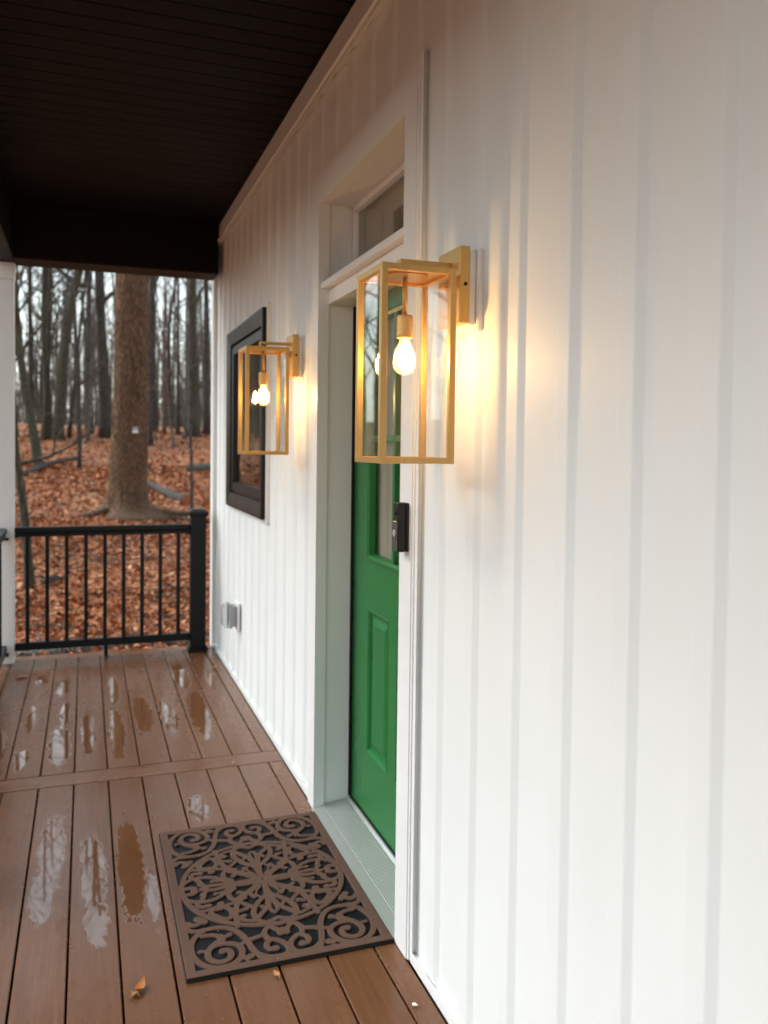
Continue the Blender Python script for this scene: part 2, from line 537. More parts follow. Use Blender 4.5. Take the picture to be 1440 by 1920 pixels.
# loose leaves lying on it: nobody could count them
rng = np.random.default_rng(7)
def leaf_litter():
    pos = []
    for (x0, x1, y0, y1, dens) in [(-4.5, 4.5, 6.75, 11, 420), (-6, 6, 11, 18, 230), (-8, 8, 18, 30, 75), (-8, 10, 30, 46, 20)]:
        n = int((x1 - x0) * (y1 - y0) * dens)
        p = np.stack([rng.uniform(x0, x1, n), rng.uniform(y0, y1, n)], 1)
        pos.append(p)
    pos = np.concatenate(pos)
    keep = ~((pos[:, 0] > -.05) & (pos[:, 1] < 6.9))
    pos = pos[keep]
    n = len(pos)
    z = np.array([ground_z(x, y) for x, y in pos])
    dist = pos[:, 1]
    size = rng.uniform(.024, .050, n) * np.clip(dist / 13, 1.0, 2.0)
    tpl = np.array([(-1, 0, .1), (-.35, -.55, .28), (.4, -.45, .22), (1.05, 0, .05), (.4, .45, .25), (-.35, .55, .22), (0, 0, -.02)])
    yaw = rng.uniform(0, 2 * np.pi, n)
    tilt = rng.normal(0, .5, n); tilt2 = rng.normal(0, .45, n)
    loc = tpl[None] * size[:, None, None]
    loc[:, :, 2] *= rng.uniform(.3, 1.8, n)[:, None]
    cx_, sx_ = np.cos(tilt)[:, None], np.sin(tilt)[:, None]
    y1 = loc[:, :, 1] * cx_ - loc[:, :, 2] * sx_; z1 = loc[:, :, 1] * sx_ + loc[:, :, 2] * cx_
    cy_, sy_ = np.cos(tilt2)[:, None], np.sin(tilt2)[:, None]
    x2 = loc[:, :, 0] * cy_ + z1 * sy_; z2 = -loc[:, :, 0] * sy_ + z1 * cy_
    c, s = np.cos(yaw)[:, None], np.sin(yaw)[:, None]
    X = pos[:, 0, None] + x2 * c - y1 * s
    Y = pos[:, 1, None] + x2 * s + y1 * c
    Z = z[:, None] + .015 + z2 - z2.min(1, keepdims=True) * .6
    V = np.stack([X, Y, Z], 2).reshape(-1, 3)
    tri = np.array([(6, 0, 1), (6, 1, 2), (6, 2, 3), (6, 3, 4), (6, 4, 5), (6, 5, 0)])
    F = (tri[None] + (np.arange(n) * 7)[:, None, None]).reshape(-1, 3)
    m = bpy.data.meshes.new('leaf_litter')
    m.vertices.add(len(V)); m.vertices.foreach_set('co', V.ravel())
    m.loops.add(F.size); m.loops.foreach_set('vertex_index', F.ravel().astype(np.int32))
    m.polygons.add(len(F)); m.polygons.foreach_set('loop_start', np.arange(0, F.size, 3, dtype=np.int32))
    m.update(calc_edges=True)
    col = np.array(LEAF)[rng.choice(len(LEAF), n, p=[.19, .15, .18, .08, .16, .11, .09, .04])] * rng.uniform(.7, 1.2, (n, 1))
    rgba = np.concatenate([col, np.ones((n, 1))], 1).repeat(7, 0).astype(np.float32)
    at = m.attributes.new('tint', 'FLOAT_COLOR', 'POINT')
    at.data.foreach_set('color', rgba.ravel())
    m.materials.append(M['leaf'])
    o = bpy.data.objects.new('leaf_litter', m)
    C.objects.link(o)
    tag(o, 'rust brown fallen leaves carpeting the woodland floor', 'leaves', kind='stuff')
leaf_litter()

# ------------------------------------------------------------------ house
house = empty('house', (0, 0, 0))
tag(house, 'white house front clad in vertical board-and-batten siding', 'house')
DOOR = (2.365, 3.345, 0.0, 2.487)          # opening inside the casing (y0, y1, z0, z1)
CAS = (2.27, 3.435, 0.0, 2.582)            # casing outside
WIN = (4.40, 5.70, 1.094, 2.255)
Y_END, Z_TOP = 6.40, 2.935
PROF = [(-.1605, 0.0), (-.023, 0.0), (-.019, -.0010), (-.003, -.0098), (.001, -.0108), (.0445, -.0108), (.047, -.0100), (.052, 0.0)]
def panel(yk, a, b, z0, z1):
    pts = []
    P = [(y + yk, x) for y, x in PROF]
    for i in range(len(P) - 1):
        (ya, xa), (yb, xb) = P[i], P[i + 1]
        if yb <= a or ya >= b: continue
        lo, hi = max(ya, a), min(yb, b)
        f = lambda y: xa + (xb - xa) * (y - ya) / (yb - ya)
        if not pts: pts.append((f(lo), lo))
        pts.append((f(hi), hi))
    poly = [(x, y) for x, y in pts] + [(.008, pts[-1][1]), (.008, pts[0][1])]
    return MB().prism_z(poly[::-1], z0, z1)
full = panel(0, -1, 1, .026, Z_TOP).mesh('siding_panel', M['siding'])
for k in range(-12, 26):
    yk = 1.04 + .2125 * k
    a, b = yk - .1605, yk + .052
    if b > Y_END: b = Y_END
    if a >= Y_END: continue
    cuts = []
    for (h0, h1, z0, z1) in ((CAS[0] + .0, CAS[1] - .0, -1, CAS[3] - .01), (WIN[0] + .02, WIN[1] - .02, WIN[2] + .02, WIN[3] - .02)):
        if b > h0 and a < h1: cuts.append((h0, h1, z0, z1))
    if not cuts and b == yk + .052:
        share('siding_panel', full, house, (0, yk, 0))
        continue
    if not cuts:
        panel(yk, a, b, .026, Z_TOP).build('siding_panel', M['siding'], house); continue
    h0, h1, z0, z1 = cuts[0]
    if a < h0: panel(yk, a, h0, .026, Z_TOP).build('siding_panel', M['siding'], house)
    if b > h1: panel(yk, h1, b, .026, Z_TOP).build('siding_panel', M['siding'], house)
    aa, bb = max(a, h0), min(b, h1)
    panel(yk, aa, bb, z1, Z_TOP).build('siding_panel', M['siding'], house)
    if z0 > .1: panel(yk, aa, bb, .026, z0).build('siding_panel', M['siding'], house)
mb = MB().slab_yz(-1.7, Y_END, -.5, 3.12, .012, .22, [(DOOR[0] - .02, DOOR[1] + .02, -.02, DOOR[3] + .02), (WIN[0] + .08, WIN[1] - .08, WIN[2] + .08, WIN[3] - .08)])
mb.build('wall_sheathing', M['interior'], house)
mb = MB()
mb.box(.23, 5, -1.7, Y_END, -.6, -.02).box(.23, 5, -1.7, Y_END, 2.9, 3.1).box(5.0, 5.1, -1.7, Y_END, -.6, 3.1)
mb.box(.23, 5, -1.8, -1.7, -.6, 3.1)
mb.build('interior_room', M['interior'], house)
box('end_wall', M['siding'], house, .012, 8, Y_END, Y_END + .1, -.5, 3.12)
mb = MB(); mb.add([(-.0, -1.9, 3.2), (9, -1.9, 3.2), (4.5, -1.9, 5.6), (0, 7, 3.2), (9, 7, 3.2), (4.5, 7, 5.6)], [(0, 1, 2), (3, 5, 4), (0, 2, 5, 3), (1, 4, 5, 2), (0, 3, 4, 1)])
mb.build('roof', M['roofing'], house)
# trims
for (a, b) in ((-1.7, CAS[0] - .018), (CAS[1] + .018, Y_END)):
    mb = MB().box(-.020, -.017, a, b, .004, .034).box(-.0165, .004, a, b, .004, .025)
    mb.build('base_trim', M['trim'], house)
mb = MB().box(-.030, .01, -1.7, Y_END, 2.962, 3.058, .002)
fz = mb.build('frieze_board', M['trim'], house)
MB().box(-.042, .008, -1.7, Y_END, 2.936, 2.958, .002).box(-.034, -.031, -1.7, Y_END, 2.915, 2.9355).build('frieze_lip', M['trim'], fz)
MB().box(-.03, .05, Y_END - .075, Y_END + .03, .0, 2.934, .003).build('corner_trim', M['trim'], house)

# door casing: flat boards with a mitred head, a proud back band round the outside
def mitre_frame(y0, y1, z0, z1, w, xf, xb, name, mat, parent, sill=False):
    i0, i1, t1 = y0 + w, y1 - w, z1 - w
    def leg(a, b, top_a, top_b):
        v = [(xf, a, z0), (xf, b, z0), (xf, b, top_b), (xf, a, top_a), (xb, a, z0), (xb, b, z0), (xb, b, top_b), (xb, a, top_a)]
        MB().add(v, [(3, 2, 1, 0), (4, 5, 6, 7), (0, 1, 5, 4), (1, 2, 6, 5), (2, 3, 7, 6), (3, 0, 4, 7)]).build(name, mat, parent)
    g = .0008
    bot = z0 + w if sill else z0
    if not sill:
        leg(y0, i0 , z1 - g, t1 - g); leg(i1, y1, t1 - g, z1 - g)
    else:
        for a, b, za, zb in ((y0, i0, z1 - g, t1 - g), (i1, y1, t1 - g, z1 - g)):
            v = [(xf, a, z0 + g if a == y0 else bot + g), (xf, b, bot + g if a == y0 else z0 + g), (xf, b, zb), (xf, a, za)]
            v += [(xb, y, z) for _, y, z in v]
            MB().add(v, [(3, 2, 1, 0), (4, 5, 6, 7), (0, 1, 5, 4), (1, 2, 6, 5), (2, 3, 7, 6), (3, 0, 4, 7)]).build(name, mat, parent)
        v = [(xf, y0, z0), (xf, y1, z0), (xf, i1, bot), (xf, i0, bot)]; v += [(xb, y, z) for _, y, z in v]
        MB().add(v, [(3, 2, 1, 0), (4, 5, 6, 7), (0, 1, 5, 4), (1, 2, 6, 5), (2, 3, 7, 6), (3, 0, 4, 7)]).build(name, mat, parent)
    v = [(xf, i0, t1), (xf, i1, t1), (xf, y1, z1), (xf, y0, z1)]; v += [(xb, y, z) for _, y, z in v]
    MB().add(v, [(3, 2, 1, 0), (4, 5, 6, 7), (0, 1, 5, 4), (1, 2, 6, 5), (2, 3, 7, 6), (3, 0, 4, 7)]).build(name, mat, parent)
mitre_frame(CAS[0], CAS[1], .003, CAS[3], .095, -.027, .018, 'door_casing', M['trim'], house)
def channel(*d):
    return MB().box(*d, bevel=.0015)
for s_, y_ in ((-1, CAS[0]), (1, CAS[1])):      # J-channel: a web against the casing and a lip standing off the siding
    ch = channel(-.024, .010, y_ + s_ * .011, y_ + s_ * .001, .003, CAS[3] + (.048 if s_ < 0 else .010)).build('casing_channel', M['trim'], house)
    channel(-.0190, -.0160, y_ + s_ * .029, y_ + s_ * .0112, .006, CAS[3] + (.048 if s_ < 0 else .010)).build('channel_lip', M['trim'], ch)
ch = channel(-.024, .010, CAS[0], CAS[1], CAS[3] + .001, CAS[3] + .011).build('casing_channel', M['trim'], house)
channel(-.0190, -.0160, CAS[0], CAS[1], CAS[3] + .0112, CAS[3] + .03).build('channel_lip', M['trim'], ch)
# jambs, soffit, transom bar
MB().box(.0185, .22, DOOR[1] + .004, DOOR[1] + .05, .002, DOOR[3] + .006, .001).build('door_jamb', M['trim'], house)
MB().box(.0185, .22, DOOR[0] - .05, DOOR[0] - .004, .002, DOOR[3] + .006, .001).build('door_jamb', M['trim'], house)
MB().box(.0185, .22, DOOR[0] - .003, DOOR[1] + .003, DOOR[3] - .0, DOOR[3] + .05, .001).build('door_jamb', M['trim'], house)
MB().box(-.016, .16, DOOR[0] + .001, DOOR[1] - .001, 2.143, 2.168, .002).box(.016, .158, DOOR[0] + .001, DOOR[1] - .001, 2.083, 2.1425, .002).build('transom_bar', M['trim'], house)
tw = MB().loops_yz([(DOOR[0], DOOR[1], 2.168, DOOR[3], .118), (DOOR[0] + .02, DOOR[1] - .02, 2.19, DOOR[3] - .022, .118), (DOOR[0] + .024, DOOR[1] - .024, 2.194, DOOR[3] - .026, .138)], fill=False).build('transom_window', M['trim'], house)
MB().box(.132, .136, DOOR[0] + .02, DOOR[1] - .02, 2.19, DOOR[3] - .02).build('pane', M['glass'], tw)
MB().box(.17, .172, DOOR[0], DOOR[1], 2.17, DOOR[3]).box(.165, .1695, 2.40, 2.93, 2.17, 2.33).build('pane_backing', M['curtain'], tw)  # panels added behind the transom glass in place of the dim room view
# threshold
th = MB().add([(-.034, DOOR[0] + .001, .004), (-.034, DOOR[1] - .001, .004), (-.034, DOOR[0] + .001, .012), (-.034, DOOR[1] - .001, .012), (.115, DOOR[0] + .001, .032), (.115, DOOR[1] - .001, .032), (.125, DOOR[0] + .001, .040), (.125, DOOR[1] - .001, .040), (.2, DOOR[0] + .001, .040), (.2, DOOR[1] - .001, .040)],
             [(0, 1, 3, 2)[::-1], (2, 3, 5, 4)[::-1], (4, 5, 7, 6)[::-1], (6, 7, 9, 8)[::-1]]).build('threshold', M['sill'], house)
mb = MB()
for i in range(12):
    x = .014 + i * .0083
    z = .012 + (x + .034) / .149 * .020
    mb.box(x, x + .0046, DOOR[0] + .002, DOOR[1] - .002, z - .0005, z + .0026)
mb.build('tread_ribs', M['sill'], th)
# door
DX = .136
LT = (2.565, 3.149, 1.06, 2.012)
PN = [(2.572, 2.812, .297, .868), (2.902, 3.142, .297, .868)]
door = MB().slab_yz(DOOR[0] + .012, DOOR[1] - .009, .046, 2.078, DX, DX + .044, [LT] + PN).build('door', M['green'], house)
for a, b, c, d in PN:
    L = [(a, b, c, d, DX), (a + .004, b - .004, c + .004, d - .004, DX - .003), (a + .012, b - .012, c + .012, d - .012, DX + .002), (a + .018, b - .018, c + .018, d - .018, DX + .012), (a + .030, b - .030, c + .030, d - .030, DX + .012), (a + .052, b - .052, c + .052, d - .052, DX + .003)]
    MB().loops_yz(L).build('panel', M['green'], door)
a, b, c, d = LT
MB().loops_yz([(a, b, c, d, DX), (a + .002, b - .002, c + .002, d - .002, DX - .010), (a + .012, b - .012, c + .012, d - .012, DX - .012), (a + .022, b - .022, c + .022, d - .022, DX - .004), (a + .026, b - .026, c + .026, d - .026, DX + .018)], fill=False).build('lite_frame', M['green'], door)
ym, zm = (a + b) / 2, (c + d) / 2
MB().box(DX - .006, DX + .016, ym - .012, ym + .012, c + .0225, d - .0225, .003).box(DX - .0055, DX + .016, a + .0225, ym - .0125, zm - .012, zm + .012, .003).box(DX - .0055, DX + .016, ym + .0125, b - .0225, zm - .012, zm + .012, .003).build('muntin', M['green'], door)
for (p0, p1) in ((a + .02, ym - .0125), (ym + .0125, b - .02)):
    for (q0, q1) in ((c + .02, zm - .0125), (zm + .0125, d - .02)):
        MB().box(DX + .0165, DX + .0195, p0, p1, q0, q1).build('pane', M['glass'], door)
MB().box(DX + .034, DX + .036, a + .01, b - .01, c + .01, d - .01).build('pane_backing', M['curtain'], door)
mb = MB().box(DX - .012, DX - .001, DOOR[1] - .0085, DOOR[1] + .003, .045, 2.08).box(DX - .012, DX - .001, DOOR[0] - .003, DOOR[0] + .0115, .045, 2.08).box(DX - .006, DX + .01, DOOR[0] + .012, DOOR[1] - .009, .0405, .0455)
mb.build('weatherstrip', M['rubber'], house)
h = MB().lathe([(.026, 0), (.026, .006), (.010, .008), (.010, .035), (.024, .042), (.028, .055), (.022, .068), (.004, .072)], 20).build('handle', M['black'], door)
h.rotation_euler = (0, R(-90), 0); h.location = (DX, 2.44, .96)

# window
a, b, c, d = WIN
wn = MB().loops_yz([(a + .022, b - .08, c + .022, d - .022, -.012), (a + .020, b - .08, c + .020, d - .020, -.040), (a + .03, b - .09, c + .03, d - .03, -.043),
                    (a + .115, b - .17, c + .105, d - .105, -.030), (a + .12, b - .175, c + .11, d - .11, -.012)], fill=False).build('window', M['frame_dark'], house)
WI = (a + .12, b - .175, c + .11, d - .11)
MB().loops_yz([(WI[0], WI[1], WI[2], WI[3], -.012), (WI[0] + .012, WI[1] - .012, WI[2] + .012, WI[3] - .012, -.012), (WI[0] + .014, WI[1] - .014, WI[2] + .014, WI[3] - .014, -.022),
               (WI[0] + .065, WI[1] - .055, WI[2] + .06, WI[3] - .06, -.020), (WI[0] + .075, WI[1] - .065, WI[2] + .07, WI[3] - .07, .004)], fill=False).build('sash', M['frame_dark'], wn)
MB().box(.001, .005, WI[0] + .06, WI[1] - .05, WI[2] + .055, WI[3] - .055).build('pane', M['glass'], wn)
MB().box(.12, .122, a + .05, b - .05, c + .05, d - .05).build('pane_backing', M['rubber'], wn)  # near-black sheet set behind the window glass
mitre_frame(a, b - .06, c, d, .03, -.020, .004, 'window_channel', M['trim'], wn, sill=True)

# ------------------------------------------------------------------ deck
deck = empty('porch_deck', (0, 0, 0))
tag(deck, 'brown composite porch deck wet from rain with small puddles', 'deck')
GW = .1445
gx = [-1.539 + GW * i for i in range(11)]       # gap centres
def board(w, L):
    return MB().box(-w / 2, w / 2, -L / 2, L / 2, -.025, 0, .0032).mesh('deck_board', M['deck'])
wide = GW - .0055
nearL, farL = 3.928 + 1.7, 6.292 - 4.075
mn, mf = board(wide, nearL), board(wide, farL)
for i in range(10):
    xc = gx[i] + GW / 2
    share('deck_board', mn, deck, (xc, 3.928 - nearL / 2, 0))
    share('deck_board', mf, deck, (xc, 4.075 + farL / 2, 0))
lw = -.0225 - (gx[10] + .00275)
ml, mlf = board(lw, nearL), board(lw, farL)
xc = gx[10] + .00275 + lw / 2
share('deck_board', ml, deck, (xc, 3.928 - nearL / 2, 0)); share('deck_board', mlf, deck, (xc, 4.075 + farL / 2, 0))
br = MB().box(-GW / 2 + .0025, GW / 2 - .0025, -.76, .76, -.025, 0, .003).mesh('breaker_board', M['deck'])
share('breaker_board', br, deck, (-.779, 4.0015, 0), R(90))
ed = MB().box(-.062, .062, -.78, .78, -.025, 0, .003).mesh('edge_board', M['deck'])
share('edge_board', ed, deck, (-.78, 6.358, 0), R(90))
MB().box(-1.545, -1.52, -1.7, 6.42, -.30, -.027).box(-1.52, -.02, 6.39, 6.415, -.30, -.027).build('fascia', M['deck'], deck)
MB().box(-1.5, -.03, -1.65, 6.38, -.25, -.06).build('underdeck_shade', M['beam'], deck)  # one solid dark slab standing in for the shade below the board gaps

# ------------------------------------------------------------------ porch roof
roof = empty('porch_roof', (0, 0, 0))
tag(roof, 'dark brown porch roof with beadboard soffit and header beams', 'porch roof')
PITCH = .1095
sb = MB().box(-.668, .668, -PITCH / 2 + .0018, PITCH / 2 - .0018, 0, .012, .0045).mesh('soffit_board', M['ceiling'])
n = int((6.06 + 1.6) / PITCH)
for k in range(n):
    share('soffit_board', sb, roof, (-.70, 6.058 - PITCH * (k + .5), 3.06))
MB().box(-1.7, -.0, -1.8, 6.6, 3.075, 3.2).build('roof_deck', M['roofing'], roof)
MB().box(-1.36, -.032, 6.06, 6.32, 2.712, 3.074, .004).build('header_beam', M['beam'], roof)
MB().box(-1.475, -1.362, -1.6, 6.32, 2.712, 3.074, .004).build('header_beam', M['beam'], roof)

# ------------------------------------------------------------------ posts and railings
post = empty('porch_post', (-1.42, 6.27, 0))
tag(post, 'white square porch post with moulded capital at far deck corner', 'post')
def local(mb, o):
    mb.v = [(x - o.location.x, y - o.location.y, z - o.location.z) for x, y, z in mb.v]
    return mb
local(MB().box(-1.467, -1.371, 6.222, 6.318, 0.001, 2.60, .003), post).build('shaft', M['trim'], post)
local(MB().box(-1.472, -1.366, 6.217, 6.323, 2.601, 2.66, .003).box(-1.478, -1.360, 6.211, 6.329, 2.661, 2.69, .006).box(-1.474, -1.364, 6.215, 6.325, 2.6905, 2.7115, .003), post).build('capital', M['trim'], post)

rail = empty('porch_railing', (-.78, 6.27, 0))
tag(rail, 'black metal railing across the far end of the deck', 'railing')
def rpart(name, *d, bevel=.003, mat='black'):
    return local(MB().box(*d, bevel=bevel), rail).build(name, M[mat], rail)
rpart('top_rail', -1.369, -.198, 6.238, 6.302, .888, .928, bevel=.008)
rpart('rail_channel', -1.369, -.198, 6.248, 6.292, .862, .8875)
rpart('bottom_rail', -1.369, -.198, 6.247, 6.293, .080, .132, bevel=.006)
bal = MB().box(-.0127, .0127, -.0127, .0127, 0, .729, .002).mesh('baluster', M['black'])
for k in range(9):
    share('baluster', bal, rail, (-1.29 + .1262 * k + .78, 0, .1325))
rpart('support_block', -.791, -.764, 6.255, 6.285, .001, .0795)
for sx in (-1.3685, -.2145):
    rpart('rail_bracket', sx, sx + .016, 6.232, 6.308, .855, .8615)
pr_ = rpart('railing_post', -.196, -.088, 6.215, 6.323, .0, .992)
local(MB().box(-.212, -.072, 6.199, 6.339, .002, .028, .004).box(-.206, -.078, 6.205, 6.333, .0285, .044, .006), rail).build('post_skirt', M['black'], pr_)
mb = MB()
x0, x1, y0, y1 = -.211, -.073, 6.200, 6.338
mb.add([(x0 + .008, y0 + .008, .985), (x1 - .008, y0 + .008, .985), (x1 - .008, y1 - .008, .985), (x0 + .008, y1 - .008, .985), (x0, y0, 1.0), (x1, y0, 1.0), (x1, y1, 1.0), (x0, y1, 1.0), (x0, y0, 1.018), (x1, y0, 1.018), (x1, y1, 1.018), (x0, y1, 1.018), (x0 + .03, y0 + .03, 1.038), (x1 - .03, y0 + .03, 1.038), (x1 - .03, y1 - .03, 1.038), (x0 + .03, y1 - .03, 1.038)],
       [(3, 2, 1, 0)] + [(4 * r_ + k, 4 * r_ + (k + 1) % 4, 4 * r_ + 4 + (k + 1) % 4, 4 * r_ + 4 + k) for r_ in range(3) for k in range(4)] + [(12, 13, 14, 15)])
local(mb, rail).build('post_cap', M['black'], pr_)

fr = empty('front_railing', (-1.43, 4.7, 0))
tag(fr, 'black railing end meeting the white post at the left picture edge', 'railing')
def fpart(name, *d, bevel=.003):
    return local(MB().box(*d, bevel=bevel), fr).build(name, M['black'], fr)
fpart('top_rail', -1.466, -1.412, 3.25, 6.212, .888, .928, bevel=.008)
fpart('rail_channel', -1.458, -1.420, 3.25, 6.205, .862, .8875)
fpart('bottom_rail', -1.462, -1.416, 3.25, 6.212, .080, .132, bevel=.006)
fpart('rail_bracket', -1.466, -1.401, 6.190, 6.221, .846, .8615)
fpart('rail_bracket', -1.464, -1.403, 6.185, 6.221, .060, .0795)
for k in range(22):
    share('baluster', bal, fr, (-.0035, 5.90 - k * .1262 - 4.7, .1325))
fpart('railing_post', -1.487, -1.379, 3.135, 3.243, .0, 1.03)

# ------------------------------------------------------------------ lanterns
def lantern(yc, label):
    t = empty('wall_lantern', (0, yc, 1.9))
    tag(t, label, 'lantern', 'gold lanterns on the wall by the door')
    G = M['gold']
    Z = 1.9
    def b(mb, *d, bevel=.0012):
        x0, x1, y0, y1, z0, z1 = d
        return mb.box(x0, x1, y0, y1, z0 - Z, z1 - Z, bevel=bevel)
    blk = b(b(MB(), -.016, .0, -.074, .074, 1.790, 1.992, bevel=.004), -.034, -.0165, -.062, .062, 1.806, 1.984, bevel=.002).build('mounting_block', M['plastic_white'], t)
    pl = b(MB(), -.062, -.0345, -.066, .066, 1.808, 1.994, bevel=.0015).build('back_plate', G, t)
    sc = MB().lathe([(.0045, 0), (.0045, .002), (.003, .0028)], 12).build('screw', M['rubber'], pl)
    sc.rotation_euler = (R(90), 0, 0); sc.location = (-.046, -.0661, 1.903 - Z)
    # arm: flat strap over the top plus the tie below it
    b(b(MB(), -.196, -.0625, -.0135, .0135, 1.950, 1.962), -.196, -.184, -.0135, .0135, 1.9325, 1.9495).build('arm', G, t)
    b(MB(), -.0815, -.0625, -.02, .02, 1.897, 1.908).build('tie_bar', G, t)
    x0, x1, y0, y1, z0, z1, w = -.272, -.083, -.097, .097, 1.466, 1.932, .0155
    mb = MB()
    for xx in (x0, x1 - w):
        for yy in (y0, y1 - w):
            b(mb, xx, xx + w, yy, yy + w, z0, z1, bevel=.001)
    for zz in (z0, z1 - w):
        for yy in (y0 + .0004, y1 - w - .0004):
            b(mb, x0 + w, x1 - w, yy, yy + w, zz + .0004, zz + w - .0004, bevel=.0005)
        for xx in (x0 + .0004, x1 - w - .0004):
            b(mb, xx, xx + w, y0 + w, y1 - w, zz + .0004, zz + w - .0004, bevel=.0005)
    mb.build('frame', G, t)
    b(MB(), x0 + w + .0005, x1 - w - .0005, y0 + w + .0005, y1 - w - .0005, z1 - .006, z1 - .001, bevel=0).build('top_plate', G, t)
    xc = (x0 + x1) / 2
    MB().lathe([(.055, z1 - .0125 - Z), (.055, z1 - .0065 - Z)], 32, (xc, 0)).build('canopy_disc', G, t)
    MB().lathe([(.0062, 1.826 - Z), (.0062, z1 - .013 - Z)], 14, (xc, 0)).build('stem', G, t, True)
    MB().lathe([(.0195, 1.772 - Z), (.0205, 1.778 - Z), (.0205, 1.782 - Z), (.0200, 1.784 - Z), (.0200, 1.822 - Z), (.018, 1.827 - Z)], 24, (xc, 0)).build('socket', G, t)
    # A-shape bulb: clear envelope and the glowing core inside
    env = [(.0125, 1.772), (.0138, 1.764), (.0178, 1.752), (.0240, 1.739), (.0280, 1.724), (.0285, 1.714), (.0265, 1.701), (.0212, 1.691), (.0120, 1.684), (.002, 1.682)]
    bu = MB().lathe([(r_, z_ - Z) for r_, z_ in env], 28, (xc, 0)).build('bulb', M['bulb_glass'], t, True)
    core = [(.003, 1.757), (.0072, 1.750), (.0115, 1.739), (.0148, 1.728), (.0155, 1.718), (.0142, 1.708), (.0095, 1.700), (.003, 1.696)]
    MB().lathe([(r_, z_ - Z) for r_, z_ in core], 16, (xc, 0)).build('glowing_core', M['filament'], bu, True)
    # four panes
    p0, p1 = z0 + w, z1 - w
    gth = .0022
    b(MB(), x0 + w + .0006, x1 - w - .0006, y0 + w / 2, y0 + w / 2 + gth, p0, p1, bevel=0).build('pane', M['lamp_glass'], t)
    b(MB(), x0 + w + .0006, x1 - w - .0006, y1 - w / 2 - gth, y1 - w / 2, p0, p1, bevel=0).build('pane', M['lamp_glass'], t)
    b(MB(), x0 + w / 2, x0 + w / 2 + gth, y0 + w + .0006, y1 - w - .0006, p0, p1, bevel=0).build('pane', M['lamp_glass'], t)
    b(MB(), x1 - w / 2 - gth, x1 - w / 2, y0 + w + .0006, y1 - w - .0006, p0, p1, bevel=0).build('pane', M['lamp_glass'], t)
    return t
lantern(1.945, 'large lit gold glass lantern right of the green door, nearest the viewer')
lantern(3.698, 'lit gold glass lantern between the green door and the dark window')

# ------------------------------------------------------------------ doorbell and outlet
db = empty('doorbell', (-.027, 2.307, 1.272))
tag(db, 'slim black video doorbell on the white door casing', 'doorbell')
MB().box(-.010, -.0005, -.022, .023, -.071, .071, .002).build('mount', M['door_bell'], db)
MB().box(-.0345, -.0105, -.023, .0235, -.0715, .0715, .003).build('body', M['door_bell'], db)
MB().box(-.0375, -.0350, -.020, .0205, -.068, .017, .001).build('face', M['door_bell_face'], db)
o = MB().lathe([(.011, 0), (.011, .002), (.009, .003), (.002, .0035)], 20).build('button', M['grey_plastic'], db)
o.rotation_euler = (0, R(-90), 0); o.location = (-.0377, 0, -.018)
o = MB().lathe([(.0085, 0), (.0085, .002), (.006, .003), (.001, .004)], 20).build('lens', M['black'], db)
o.rotation_euler = (0, R(-90), 0); o.location = (-.0347, 0, .042)

ob = empty('outdoor_outlet', (-.014, 5.30, .435))
tag(ob, 'white outdoor outlet with clear bubble cover low on the wall', 'outlet')
MB().box(-.010, .006, -.075, .075, -.085, .085, .003).build('plate', M['plastic_white'], ob)
MB().box(-.040, -.0105, -.045, .045, -.062, .066, .004).build('box', M['grey_plastic'], ob)
MB().loops_yz([(-.052, .052, -.072, .076, -.0405), (-.052, .052, -.072, .076, -.058), (-.046, .046, -.066, .070, -.085), (-.036, .036, -.050, .056, -.098)]).build('cover', M['clear_plastic'], ob)
MB().box(-.0565, -.0412, -.0565, -.0525, -.072, .076, .001).box(-.0565, -.0412, .0525, .0565, -.072, .076, .001).box(-.0565, -.0412, -.052, .052, .0765, .080, .001).build('cover_rim', M['grey_plastic'], ob)
for z_ in (-.022, .024):
    MB().box(-.0435, -.0405, -.016, .016, z_ - .014, z_ + .014, .004).build('receptacle', M['plastic_white'], ob)

